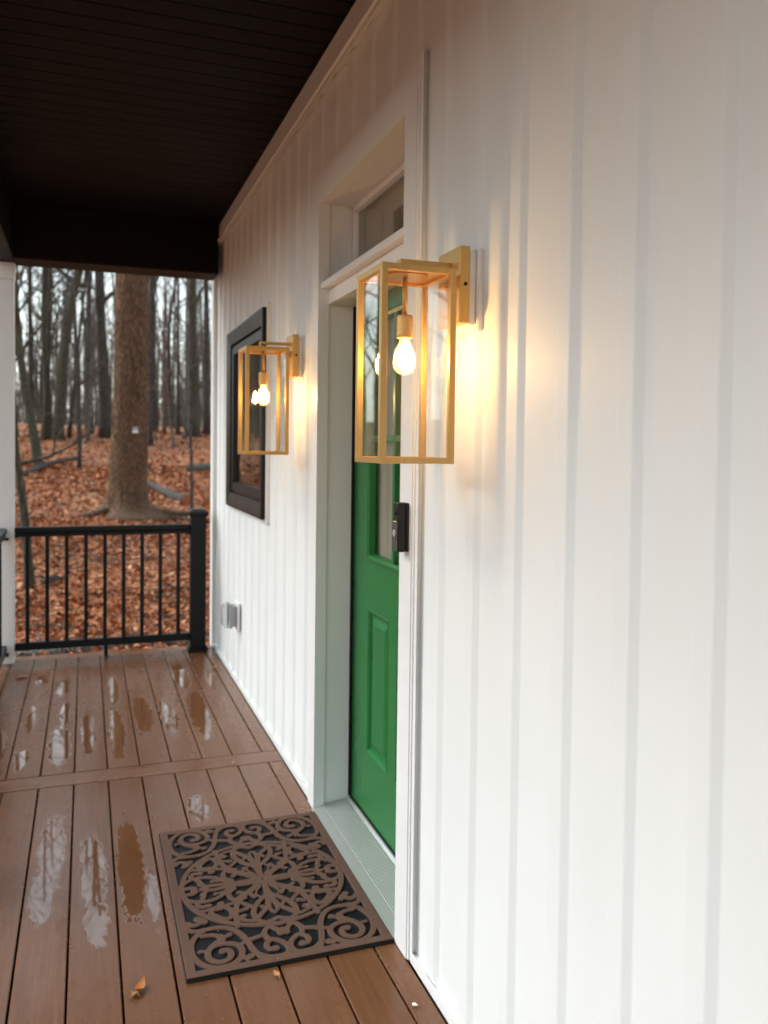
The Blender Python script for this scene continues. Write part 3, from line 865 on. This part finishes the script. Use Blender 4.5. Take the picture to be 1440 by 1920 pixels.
# ------------------------------------------------------------------ doormat
STROKES = [([(234,197),(248,207),(264,207),(274,193),(279,197),(282,212),(274,233),(253,244),(222,243),(185,243),(153,259),(130,292),(117,330),(109,370),(99,410),(84,444)],8.5,0),([(243,176),(232,188),(224,199)],11,0),([(231,248),(256,268),(274,302),(280,344),(273,387),(251,425),(220,445),(186,446),(156,429),(139,399),(137,370),(148,349),(169,337),(193,332),(217,339),(233,360),(235,391),(221,414),(198,422),(177,410),(170,389),(176,369),(191,369)],8.5,11),([(240,274),(212,277),(189,291),(177,300),(161,292)],7.5,9),([(189,291),(187,316),(193,332)],10,0),([(183,307),(202,321),(221,340)],9,0),([(232,360),(245,355),(256,353)],6,7),([(142,359),(120,344),(102,340)],7,0),([(141,401),(136,419),(119,421)],7,11),([(158,435),(139,423),(128,434)],6.5,6),([(104,336),(78,330),(62,323),(55,309),(46,294),(30,292),(15,312),(9,331)],8,10),([(58,324),(53,349),(33,360),(12,382),(4,413),(14,439),(40,445),(72,438),(90,420)],8,0),([(50,362),(61,371),(64,390),(56,405),(41,404)],8,11),([(3,423),(-5,440)],6,0),([(6,315),(-11,305),(-21,297)],8,0),([(-8,320),(-10,336)],9,0),([(175,137),(151,134),(134,154),(134,185),(150,205),(172,192),(186,173),(196,156),(187,139),(164,138)],8,0),([(163,133),(159,108)],9,11),([(196,156),(199,160)],8,9),([(239,133),(217,138),(192,131),(174,126)],7,0),([(147,126),(125,119),(103,112),(90,107)],7,0),([(128,255),(124,211),(119,162),(105,119),(98,104)],8.5,0),([(119,167),(104,170),(86,164)],7,9),([(123,216),(108,211),(101,204)],8,10),([(118,218),(97,231),(72,242),(60,238)],7,0),([(11,103),(40,135),(60,170),(68,201),(63,237),(44,259),(20,257),(3,246),(-13,245)],8.5,0),([(6,117),(14,156),(27,186),(45,209),(58,227)],8,0),([(32,173),(36,163)],6,6),([(0,118),(11,169),(10,198),(-2,212)],6,0),([(64,242),(43,268),(18,279),(-13,284)],6.5,0),([(61,164),(78,141),(95,123)],7,0),([(4,-16),(12,1),(5,20),(-9,28),(-21,19)],9,0),([(-4,32),(-2,70),(5,117)],12,0),([(17,0),(50,5),(81,4),(105,-4)],12,0),([(21,18),(38,44),(61,65),(79,80),(96,93)],11,0),([(61,65),(79,65),(92,57)],7,8),([(59,71),(50,90),(45,99)],7,8),([(15,39),(29,60),(39,87),(26,110)],4,0),([(105,-4),(103,29),(119,42),(125,65),(118,92),(98,103),(79,98)],8,0),([(98,-8),(127,-27),(160,-58),(189,-74),(214,-79),(227,-97)],8,0),([(106,-1),(130,-6),(153,-20),(165,-24)],7,8),([(110,4),(145,12),(179,13),(205,-2)],8,11),([(114,12),(136,36),(165,42)],6,8),([(120,32),(152,62),(185,78),(221,78),(254,61),(272,34)],8,0),([(204,39),(213,66),(230,84),(225,109),(198,109)],8,10),([(253,22),(237,18),(231,11)],8,11),([(272,28),(255,18),(238,22)],7,0),([(275,-54),(252,-66),(234,-66)],8,0),([(266,-25),(245,-25),(232,-5)],8,11),([(209,34),(195,20)],8,0)]
def doormat():
    N = .002
    u = (np.arange(0, 154) * N + N / 2)[:, None]
    v = (np.arange(0, 236) * N + N / 2)[None, :]
    F = np.full((154, 236), -1.0)
    def seg(a, b_, r):
        i0 = max(int((min(a[0], b_[0]) - r - .004) / N), 0); i1 = min(int((max(a[0], b_[0]) + r + .004) / N) + 2, 154)
        j0 = max(int((min(a[1], b_[1]) - r - .004) / N), 0); j1 = min(int((max(a[1], b_[1]) + r + .004) / N) + 2, 236)
        if i1 <= i0 or j1 <= j0: return
        U, V = u[i0:i1], v[:, j0:j1]
        d0, d1 = b_[0] - a[0], b_[1] - a[1]
        L = max(d0 * d0 + d1 * d1, 1e-12)
        t = np.clip(((U - a[0]) * d0 + (V - a[1]) * d1) / L, 0, 1)
        F[i0:i1, j0:j1] = np.maximum(F[i0:i1, j0:j1], r - np.hypot(U - a[0] - t * d0, V - a[1] - t * d1))
    for pts, hw, blob in STROKES:
        P = [np.array((p / 1000, q / 1000)) for p, q in pts]
        Q = []
        for i in range(len(P) - 1):
            p0, p1, p2, p3 = P[max(i - 1, 0)], P[i], P[i + 1], P[min(i + 2, len(P) - 1)]
            for t in (0, .25, .5, .75):
                Q.append(.5 * (2 * p1 + (p2 - p0) * t + (2 * p0 - 5 * p1 + 4 * p2 - p3) * t * t + (3 * p1 - p0 - 3 * p2 + p3) * t ** 3))
        Q.append(P[-1])
        for i in range(len(Q) - 1): seg(Q[i], Q[i + 1], hw / 1000 * 1.18)
        if blob: seg(Q[-1], Q[-1] + 1e-6, blob / 1000 * 1.2)
    th_ = np.linspace(0, np.pi / 2, 60)
    E = [np.array((.270 * math.cos(t), .276 * math.sin(t))) for t in th_]
    for i in range(59): seg(E[i], E[i + 1], .0095)
    F = np.maximum(F, np.maximum(u - .278 + 0 * v, v - .443 + 0 * u))
    F = np.concatenate([F[::-1], F], 0); F = np.concatenate([F[:, ::-1], F], 1)
    nu, nv = F.shape
    pile = np.clip(F / .0032 + .5, 0, 1); pile = pile * pile * (3 - 2 * pile)
    rgn = np.random.default_rng(3)
    uu = np.concatenate([-u[::-1, 0], u[:, 0]]); vv = np.concatenate([-v[0, ::-1], v[0]])
    X, Y = np.meshgrid(uu, vv, indexing='ij')
    edge = np.minimum(.308 - np.abs(X), .472 - np.abs(Y))
    Z = .0075 + .0070 * pile - .003 * np.clip(1 - edge / .005, 0, 1) ** 2 + rgn.normal(0, .00022, F.shape) * pile
    V = np.stack([X, Y, Z], 2).reshape(-1, 3)
    idx = np.arange(nu * nv).reshape(nu, nv)
    Fq = np.stack([idx[:-1, :-1], idx[1:, :-1], idx[1:, 1:], idx[:-1, 1:]], 2).reshape(-1, 4)
    m = bpy.data.meshes.new('pile_pattern')
    m.vertices.add(len(V)); m.vertices.foreach_set('co', V.ravel())
    m.loops.add(Fq.size); m.loops.foreach_set('vertex_index', Fq.ravel().astype(np.int32))
    m.polygons.add(len(Fq)); m.polygons.foreach_set('loop_start', np.arange(0, Fq.size, 4, dtype=np.int32))
    m.update(calc_edges=True)
    m.polygons.foreach_set('use_smooth', np.ones(len(Fq), dtype=bool))
    at = m.attributes.new('pile', 'FLOAT', 'POINT'); at.data.foreach_set('value', pile.ravel().astype(np.float32))
    m.materials.append(M['mat'])
    t = empty('doormat', (-.338, 2.832, .0005))
    tag(t, 'brown doormat with raised scrollwork over black rubber before the door', 'doormat')
    share('pile_pattern', m, t)
    MB().box(-.309, .309, -.473, .473, 0, .0068, .002).build('rubber_base', M['rubber'], t)
    mb = MB()
    hx, hy = .3078, .4718
    mb.add([(-hx, -hy, .0066), (hx, -hy, .0066), (hx, hy, .0066), (-hx, hy, .0066), (-hx + .0006, -hy + .0006, .0115), (hx - .0006, -hy + .0006, .0115), (hx - .0006, hy - .0006, .0115), (-hx + .0006, hy - .0006, .0115)],
           [(k, (k + 1) % 4, 4 + (k + 1) % 4, 4 + k) for k in range(4)])
    mb.build('edge_binding', M['rubber'], t)
doormat()

# ------------------------------------------------------------------ things fallen on the deck
def fallen_leaf(x, y, L, rz, tint, label, curl=.35, two=False):
    mb = MB(); nseg = 7
    for i in range(nseg):
        s = i / (nseg - 1)
        w = L * .27 * math.sin(math.pi * (s ** .8)) ** .8 * (1 + .25 * math.sin(s * 19)) + L * .008
        zc = .003 + curl * L * (s - .45) ** 2 * 1.2
        mb.v += [(L * (s - .5), -w, zc + w * .55), (L * (s - .5), 0, zc), (L * (s - .5), w, zc + w * .35)]
    for i in range(nseg - 1):
        for k in range(2):
            a_ = 3 * i + k
            mb.f.append((a_, a_ + 1, a_ + 4, a_ + 3))
    mb.tube([(-L * .5, 0, .003 + curl * L * .24), (-L * .72, L * .05, .004)], .0012, 5)
    o = mb.build('fallen_leaf', M['leaf'], None, True)
    at = o.data.attributes.new('tint', 'FLOAT_COLOR', 'POINT')
    at.data.foreach_set('color', list(tint + (1.0,)) * len(o.data.vertices))
    o.location = (x, y, .001); o.rotation_euler.z = rz
    return tag(o, label, 'leaf', 'fallen leaves on the deck')
fallen_leaf(-.770, 2.375, .050, R(62), (.42, .14, .028), 'curled orange leaf on the deck left of the doormat front corner', 1.2)
fallen_leaf(-.793, 2.352, .032, R(150), (.42, .24, .10), 'small crumpled tan leaf beside the curled orange leaf', 1.6)
fallen_leaf(-.402, 2.316, .028, R(110), (.50, .26, .10), 'tiny tan leaf just in front of the doormat', .8)
fallen_leaf(-.095, 5.715, .045, R(40), (.48, .24, .09), 'small tan leaf near the wall by the railing post', .8)
fallen_leaf(-1.30, 5.83, .075, R(5), (.45, .22, .12), 'flat pale brown leaf on the deck near the white post', .3)
fallen_leaf(-.256, 3.962, .022, R(70), (.50, .28, .12), 'tiny tan leaf scrap on the breaker board', .6)
mb = MB().lathe([(.0005, 0), (.004, .004), (.005, .010), (.003, .018), (.0004, .026)], 10)
o = mb.build('pale_seed', M['seed'], None, True); o.location = (-.082, 2.075, .004); o.rotation_euler = (R(70), 0, R(20))
tag(o, 'small white seed husk on the deck near the wall', 'seed')

# ------------------------------------------------------------------ woods
def smooth_path(P, n):
    P = [Vector(p) for p in P]; out = []
    m = len(P) - 1
    for i in range(n + 1):
        s = i / n * m; k = min(int(s), m - 1); t = s - k
        p0, p1, p2, p3 = P[max(k - 1, 0)], P[k], P[k + 1], P[min(k + 2, m)]
        out.append(.5 * (2 * p1 + (p2 - p0) * t + (2 * p0 - 5 * p1 + 4 * p2 - p3) * t * t + (3 * p1 - p0 - 3 * p2 + p3) * t ** 3))
    return out

def branch(mb, rnd, p, d, r, L, depth, maxd, up=.25, dens=1.0):
    n = max(3, int(L / .5)) if depth < 2 else 3
    n = min(n, 8)
    pts, rad = [Vector(p)], [r]
    d = Vector(d).normalized()
    for i in range(n):
        d = (d + Vector((rnd.gauss(0, .16), rnd.gauss(0, .16), rnd.gauss(0, .12) + up * .25))).normalized()
        pts.append(pts[-1] + d * (L / n))
        rad.append(r * (1 - .8 * (i + 1) / n))
    mb.tube(pts, rad, (7, 5, 4, 3, 3)[min(depth, 4)], cap=False)
    if depth >= maxd: return
    k = max(2, int((3 + L * 1.1) * dens))
    for _ in range(k):
        s = rnd.uniform(.25, 1.0); i = min(int(s * n), n - 1)
        q = pts[i].lerp(pts[i + 1], s * n - i)
        t = (pts[i + 1] - pts[i]).normalized()
        a = Vector((rnd.gauss(0, 1), rnd.gauss(0, 1), rnd.gauss(.2, .8)))
        a = (a - t * a.dot(t)).normalized()
        ang = rnd.uniform(.5, 1.0)
        branch(mb, rnd, q, t * math.cos(ang) + a * math.sin(ang), max(rad[i] * rnd.uniform(.4, .65), .004), L * rnd.uniform(.35, .6), depth + 1, maxd, up, dens)

def tree_meshes(seed, path, r0, height, n_limb, first=.45, maxd=3, bark_='bark', sides=10, flare=.5, limb=.22, dens=1.0):
    rnd = random.Random(seed)
    P = smooth_path(path, max(10, 3 * (len(path) - 1)))
    rad = []
    for i, p in enumerate(P):
        h = max(p.z - P[0].z, 0) / height
        rad.append(r0 * (1 - .82 * h ** 1.15) * (1 + flare * math.exp(-h * height / (r0 * 2.2 + .05))))
    tm = MB().tube(P, rad, sides, cap=True)
    for i in range(len(tm.v)):
        x, y, z = tm.v[i]
        k = .06 * r0 * math.sin(i * 12.9898) 
        tm.v[i] = (x + k, y - k * .7, z)
    cm = MB()
    for k in range(n_limb):
        s = first + (1 - first) * (k + rnd.random()) / n_limb
        i = min(int(s * (len(P) - 1)), len(P) - 2)
        q = P[i].lerp(P[i + 1], s * (len(P) - 1) - i)
        az = k * 2.4 + rnd.uniform(-.5, .5)
        el = rnd.uniform(.35, 1.0)
        d = Vector((math.cos(az) * math.cos(el), math.sin(az) * math.cos(el), math.sin(el)))
        branch(cm, rnd, q, d, max(rad[i] * rnd.uniform(.30, .55), .006), height * limb * rnd.uniform(.6, 1.1) * (1.15 - .5 * s), 1, maxd, .3, dens)
    return tm.mesh('trunk', M[bark_], True), cm.mesh('crown', M[bark_], True)

def straight(rnd, h, lean, wob):
    lx, ly = rnd.gauss(0, lean), rnd.gauss(0, lean)
    return [(lx * t * h + rnd.gauss(0, wob) * (t > 0), ly * t * h + rnd.gauss(0, wob) * (t > 0), t * h - .25) for t in (0, .15, .35, .55, .78, 1.0)]

def plant(name, tm, cm, loc, label, group=None, rz=0, sc=1.0):
    t = empty(name, loc)
    t.rotation_euler.z = rz
    t.scale = (sc, sc, sc)
    tag(t, label, 'tree', group)
    share('trunk', tm, t); share('crown', cm, t)
    return t

def placed(seed, pts, r, height, label, bark_='bark', n_limb=14, first=.4, **kw):
    b0 = Vector(pts[0])
    path = [Vector(p) - b0 for p in pts]
    path[0].z -= .25
    d = (path[-1] - path[-2]).normalized(); d = (d * .5 + Vector((0, 0, 1)) * .5).normalized()
    while path[-1].z < height - 2:
        path.append(path[-1] + d * ((height - path[-1].z) * .5 + 1)); d = (d + Vector((0, 0, .3))).normalized()
    tm, cm = tree_meshes(seed, path, r, height, n_limb, first, bark_=bark_, **kw)
    return plant('bare_tree', tm, cm, b0, label)

# the big oak: its own ridged trunk with root flare
def big_oak():
    rnd = random.Random(5)
    t = empty('oak_tree', (-.13, 17.95, ground_z(-.1, 17.95)))
    tag(t, 'big brown oak trunk with flared roots right behind the railing', 'tree')
    mb = MB(); n = 96; H = 19.0
    zs = [-.3, -.1, 0, .06, .12, .2, .3, .42, .56, .72, .9] + [1.1 + .25 * i for i in range(24)] + [7.5 + i for i in range(12)]
    roots = [(rnd.uniform(0, .6) + k * .95, rnd.uniform(.6, 1.2)) for k in range(7)]
    for z in zs:
        r = .362 * (1 - .55 * max(z, 0) / H)
        fl = .50 * math.exp(-max(z, 0) / .12) + .02 * math.exp(-max(z, 0) / .9)
        cx_ = .014 * max(z, 0) + .03 * math.sin(z * .35)
        for k in range(n):
            a = 2 * math.pi * k / n
            ro = sum(w * max(0, math.cos(a - az)) ** 9 for az, w in roots)
            ridge = .016 * (abs(math.sin(a * 17 + 1.3 * math.sin(z * 1.7 + a * 2))) - .5) + .010 * math.sin(a * 29 + z * 5.1 + 2 * math.sin(a * 5)) + .006 * math.sin(a * 47 - z * 11)
            rr = r + fl * (.22 + .78 * ro) + .02 * ro * math.exp(-max(z, 0) / .6) + ridge + .02 * math.sin(a * 3 + z * .8)
            mb.v.append((cx_ + rr * math.cos(a), rr * math.sin(a), z))
    for i in range(len(zs) - 1):
        for k in range(n):
            k2 = (k + 1) % n
            mb.f.append((i * n + k, i * n + k2, (i + 1) * n + k2, (i + 1) * n + k))
    mb.build('trunk', M['bark_big'], t, True)
    cm = MB()
    for k in range(13):
        z = 9 + k * .8
        az = k * 2.4; el = rnd.uniform(.2, .8)
        branch(cm, rnd, (.014 * z, 0, z), (math.cos(az) * math.cos(el), math.sin(az) * math.cos(el), math.sin(el)), .12, rnd.uniform(4, 6.5), 1, 3, .3, .8)
    cm.build('crown', M['bark_big'], t, True)
    # long surface root running off to the right
    rt = MB()
    pts = [(.42, -.05, .10), (.75, .05, .06), (1.05, -.1, .05), (1.4, -.05, .07)]
    rt.tube([(x, y, z) for x, y, z in smooth_path(pts, 10)], [.12 - .008 * i for i in range(11)], 9).build('surface_root', M['bark_big'], t, True)
    rt = MB()
    rt.tube(smooth_path([(-.4, -.1, .12), (-.75, -.2, .05), (-1.05, -.15, .0)], 8), [.10 - .009 * i for i in range(9)], 9).build('surface_root', M['bark_big'], t, True)
big_oak()
o = empty('tree_marker', (.012, 17.555, 1.76))
tag(o, 'small white tag nailed to the big oak trunk', 'tag')
MB().box(-.055, .055, -.012, .006, -.03, .02, .003).build('plate', M['plastic_white'], o)
MB().box(-.05, .05, -.010, .02, .022, .09, .003).build('holder', M['grey_plastic'], o)

GX = lambda p: (p[0], p[1], ground_z(p[0], p[1]))
def pp(*pts):
    pts = list(pts); pts[0] = GX(pts[0]); return pts
placed(11, pp((-2.28, 28.8, .68), (-2.42, 28.8, 1.52), (-2.77, 28.8, 3.66), (-2.91, 28.8, 4.97), (-3.1, 28.8, 7.5)), .15, 15, 'grey curved tree leaning left beside the white post', 'bark_moss')
placed(12, pp((-2.08, 39.55, 1.58), (-1.91, 39.55, 4.53), (-1.58, 39.55, 7.3), (-1.19, 39.55, 9.09), (-.9, 39.5, 11)), .24, 19, 'mossy tree leaning right with a low side limb, left of the oak', 'bark_moss', first=.35)
placed(13, pp((-.04, 41.4, 1.76), (-.21, 41.4, 5.75), (-.35, 41.4, 9.47)), .29, 20, 'thick dark tree just left of the big oak', 'bark')
placed(14, pp((-2.6, 42.85, 1.91), (-2.69, 42.85, 7.27), (-2.71, 42.85, 9.6)), .16, 20, 'straight dark tree between the curved tree and the leaning mossy tree', 'bark')
placed(15, pp((-3.19, 40.9, 1.71), (-3.25, 40.9, 5.79), (-3.27, 40.9, 9.18)), .13, 18, 'slim dark tree nearest the top of the white post', 'bark')
placed(16, pp((-1.1, 28.85, .68), (-1.18, 28.85, 3.75), (-1.24, 28.85, 5.44)), .062, 11, 'thin dark young tree rising in front of the leaning mossy tree', 'bark', first=.2)
placed(17, pp((4.16, 43.2, 1.94), (4.12, 43.2, 5.75), (4.07, 43.2, 9.75)), .28, 20, 'thick mossy tree above the railing post', 'bark_moss')
placed(18, pp((4.93, 44.2, 2.05), (4.88, 44.2, 9.99)), .17, 19, 'dark tree at the house corner', 'bark')
placed(19, pp((3.46, 43.95, 2.02), (3.45, 43.95, 9.68)), .10, 16, 'slender dark tree left of the mossy tree above the railing post', 'bark', first=.25)
placed(20, pp((2.36, 45.8, 2.22), (2.31, 45.8, 8.48), (2.36, 45.8, 10.2)), .23, 20, 'dark tree half hidden behind the right side of the big oak', 'bark')
placed(21, pp((2.86, 44.7, 2.1), (2.86, 44.7, 10.04)), .09, 12, 'thin reddish tree right of the big oak', 'bark_tan', first=.2)
placed(22, pp((-1.54, 11.2, -.31), (-1.57, 11.2, -.09), (-1.61, 11.2, .51), (-1.66, 11.2, .95), (-1.73, 11.2, 1.47), (-1.86, 11.2, 2.34), (-2.2, 11.2, 4.2)), .058, 8, 'thin crooked tree behind the left end of the railing', 'bark_moss', n_limb=8, flare=1.3, first=.45)
placed(23, pp((1.04, 16.8, -.07), (1.03, 16.8, .82), (1.0, 16.8, 1.86), (.98, 16.8, 3.93)), .036, 6.5, 'thin sapling standing behind the railing post', 'bark', n_limb=12, first=.3)
placed(24, pp((1.75, 38.45, 1.6), (1.72, 38.45, 9.0)), .10, 18, 'narrow dark tree seen just past the right edge of the oak', 'bark')
placed(25, pp((-.75, 43.2, 1.94), (-.81, 43.2, 9.47)), .17, 19, 'straight grey tree between the leaning mossy tree and the thick dark tree', 'bark_haze_grey')
placed(26, pp((-1.68, 41.15, 1.74), (-1.13, 41.15, 7.14), (-.95, 41.15, 9.32)), .09, 16, 'slim tree leaning right beside the leaning mossy tree', 'bark', first=.25)

rnd = random.Random(99)
ARCH = []
for s in range(7):
    h = rnd.uniform(17, 22)
    ARCH.append(tree_meshes(200 + s, straight(rnd, h, .03, .12), rnd.uniform(.09, .20), h, 18, .26, maxd=3, bark_=('bark_haze_grey', 'bark_haze_grey', 'bark', 'bark_haze_grey', 'bark_moss', 'bark_haze_grey', 'bark_haze_grey')[s], sides=9, dens=.5))
UNDER = []
for s in range(4):
    h = rnd.uniform(7, 10)
    UNDER.append(tree_meshes(300 + s, straight(rnd, h, .08, .12), rnd.uniform(.035, .06), h, 13, .15, maxd=3, bark_=('bark', 'bark_haze_grey')[s % 2], sides=7, limb=.25, dens=1.0))
def in_house(x, y):
    return (x > -3.2 and y < 12.5)
spots = []
def ok(x, y, dmin):
    return not in_house(x, y) and all((x - a) ** 2 + (y - b) ** 2 > dmin ** 2 for a, b in spots)
cs, sn = -.912, 0
# the view wedge beyond the railing
tries = 0
far = 0
while far < 105 and tries < 6000:
    tries += 1
    y = rnd.uniform(30, 95)
    f = rnd.uniform(-.16, .19)
    x = -.912 + f * y
    if abs((x + .1) - .0) < .9 and y < 33: continue
    if not ok(x, y, .8 if y < 55 else .55): continue
    spots.append((x, y)); far += 1
    near_ = y < 55
    if rnd.random() < (.55 if near_ else .8):
        tm, cm = ARCH[rnd.randrange(len(ARCH))]
        plant('bare_tree', tm, cm, (x, y, ground_z(x, y)), 'bare tree standing among the far woods beyond the railing', 'bare trees deep in the woods', rnd.uniform(0, 6.28), rnd.uniform(.5, 1.05))
    else:
        tm, cm = UNDER[rnd.randrange(len(UNDER))]
        plant('sapling', tm, cm, (x, y, ground_z(x, y)), 'thin bare sapling among the far trees beyond the railing', 'saplings deep in the woods', rnd.uniform(0, 6.28), rnd.uniform(.8, 1.4))
# woods in front of the porch, seen in the glass and the puddles
cnt = 0; tries = 0
while cnt < 130 and tries < 6000:
    tries += 1
    x = -6.5 - 40 * rnd.random() ** 1.3; y = rnd.uniform(-14, 55)
    if x > -.912 - .2 * y - 3 and y > 12 and y < 30 and x > -6: continue
    if not ok(x, y, 1.6): continue
    spots.append((x, y)); cnt += 1
    if rnd.random() < .75:
        tm, cm = ARCH[rnd.randrange(len(ARCH))]
        plant('bare_tree', tm, cm, (x, y, ground_z(x, y)), 'bare tree in the woods in front of the porch', 'bare trees in front of the porch', rnd.uniform(0, 6.28), rnd.uniform(.7, 1.15))
    else:
        tm, cm = UNDER[rnd.randrange(len(UNDER))]
        plant('sapling', tm, cm, (x, y, ground_z(x, y)), 'thin bare sapling in the woods in front of the porch', 'saplings in front of the porch', rnd.uniform(0, 6.28), rnd.uniform(.8, 1.4))

# the far wood beyond them reads as one mass of thin poles and twigs
def far_wood():
    rnd = random.Random(4)
    mb = MB()
    for k in range(1500):
        az = R(rnd.uniform(-115, 22)) if k < 750 else R(rnd.uniform(-12, 14))
        d = rnd.uniform(62, 125)
        x, y = -.9 + d * math.sin(az), d * math.cos(az)
        z = ground_z(x, y) - .3
        hgt = 3 + 11 * rnd.random() ** 1.5
        r = rnd.uniform(.035, .13) if hgt > 8 else rnd.uniform(.02, .05)
        lx, ly = rnd.gauss(0, .05) * hgt, rnd.gauss(0, .05) * hgt
        top = (x + lx, y + ly, z + hgt)
        mb.tube([(x, y, z), (x + lx * .4 + rnd.gauss(0, .12), y + ly * .4, z + hgt * .5), top], [r, r * .75, r * .25], 4, cap=False)
        for j in range(7):
            s = rnd.uniform(.12, 1)
            p = Vector((x + lx * s, y + ly * s, z + hgt * s))
            q = p + Vector((rnd.gauss(0, 1), rnd.gauss(0, 1), rnd.uniform(.2, 1.6))) * rnd.uniform(.5, 1.5)
            mb.tube([p, q], [.022, .008], 3, cap=False)
    o = mb.build('distant_woods', M['bark_far'], None, True)
    tag(o, 'grey brown haze of distant thin trunks closing the woods', 'woods', kind='stuff')
far_wood()

# fallen logs and stones
def log(pts, r, label, mat='log', cut=None, name='fallen_log'):
    pts = [(x, y, ground_z(x, y) + dz) for x, y, dz in pts]
    b0 = Vector(pts[0])
    P = smooth_path([Vector(p) - b0 for p in pts], 10)
    n = len(P)
    t = empty(name, b0)
    tag(t, label, 'log')
    rr = [r * (1 - .03 * i) * (1 + .06 * math.sin(i * 2.3)) for i in range(n)]
    MB().tube(P, rr, 12).build('bark', M[mat], t, True)
    if cut:
        d = (P[0] - P[1]).normalized()
        MB().tube([P[0] - d * .01, P[0] + d * .012], [rr[0] * .93, rr[0] * .93], 14).build('cut_end', M[cut], t)
    return t
log([(-3.4, 25.6, .08), (-2.67, 26.95, .10), (-1.9, 29.6, .12), (-1.1, 32.1, .12)], .085, 'dark fallen log lying on the leaves left of the oak', 'bark')
log([(2.2, 27.4, .12), (2.9, 28.1, .14), (4.2, 29.2, .15)], .15, 'pale mossy fallen log on the right near the house corner')
log([(1.25, 19.6, .12), (.95, 21.2, .12), (.7, 23.4, .12)], .115, 'dark fallen log with reddish cut end left of the sapling', 'bark', 'cutwood')
log([(1.72, 19.4, .12), (2.1, 21.0, .12), (2.5, 23.0, .12)], .115, 'dark log with reddish cut end by the house corner', 'bark', 'cutwood')
log([(.55, 18.0, .06), (.95, 17.7, .05), (1.2, 17.4, .04)], .035, 'pale bare branch lying on leaves right of the oak roots', 'log')
log([(-1.42, 11.35, .02), (-1.33, 11.5, .06), (-1.2, 11.7, .01)], .055, 'short dark root stub beside the crooked tree', 'bark_moss')
log([(-1.6, 8.12, -.02), (-.9, 8.25, .0), (-.1, 8.3, .0), (.6, 8.2, .0)], .075, 'grey weathered log lying just below the deck edge', 'log')

# twigs strewn over the leaves, and grit blown into the deck gaps: nobody could count them
def strewn():
    rnd = random.Random(21)
    mb = MB()
    for k in range(420):
        y = 7 + 24 * rnd.random() ** 1.4
        x = rnd.uniform(-.9 - .22 * y, -.9 + .28 * y)
        if x > -.1 and y < 7: continue
        a = rnd.uniform(0, 6.28); L = rnd.uniform(.12, .6) * (1 + y / 25)
        p = [(x + L * (s - .5) * math.cos(a) + rnd.gauss(0, .02), y + L * (s - .5) * math.sin(a), ground_z(x, y) + .045 + rnd.gauss(0, .012)) for s in (0, .5, 1)]
        r = rnd.uniform(.004, .010)
        mb.tube(p, [r, r * .8, r * .4], 4)
    tag(mb.build('fallen_twigs', M['bark'], None), 'thin dark twigs scattered over the leaf litter', 'twigs', kind='stuff')
    mb = MB(); cols = []
    for k in range(330):
        g_ = rnd.choice(gx[1:])
        y = rnd.uniform(1.7, 6.2)
        x = g_ + (rnd.gauss(0, .004) if rnd.random() < .75 else rnd.uniform(-.07, .07))
        s = rnd.uniform(.0012, .0032)
        z = .0006 if abs(x - g_) > .004 else -.001
        if -.66 < x < -.02 and 2.34 < y < 3.32: z = .0155
        a = rnd.uniform(0, 6.28); c_, s_ = math.cos(a) * s, math.sin(a) * s
        mb.add([(x - c_, y - s_, z), (x + s_ * .6, y - c_ * .6, z + s * .5), (x + c_, y + s_, z + s * .2), (x - s_ * .6, y + c_ * .6, z + s * .6)], [(0, 1, 2), (0, 2, 3)])
        col = rnd.choice([(.45, .28, .14), (.30, .15, .07), (.55, .42, .28), (.10, .05, .03)])
        cols += list(col + (1.0,)) * 4
    o = mb.build('deck_grit', M['leaf'], None)
    at = o.data.attributes.new('tint', 'FLOAT_COLOR', 'POINT'); at.data.foreach_set('color', cols)
    tag(o, 'tiny tan leaf crumbs and grit along the deck board gaps', 'grit', kind='stuff')
strewn()
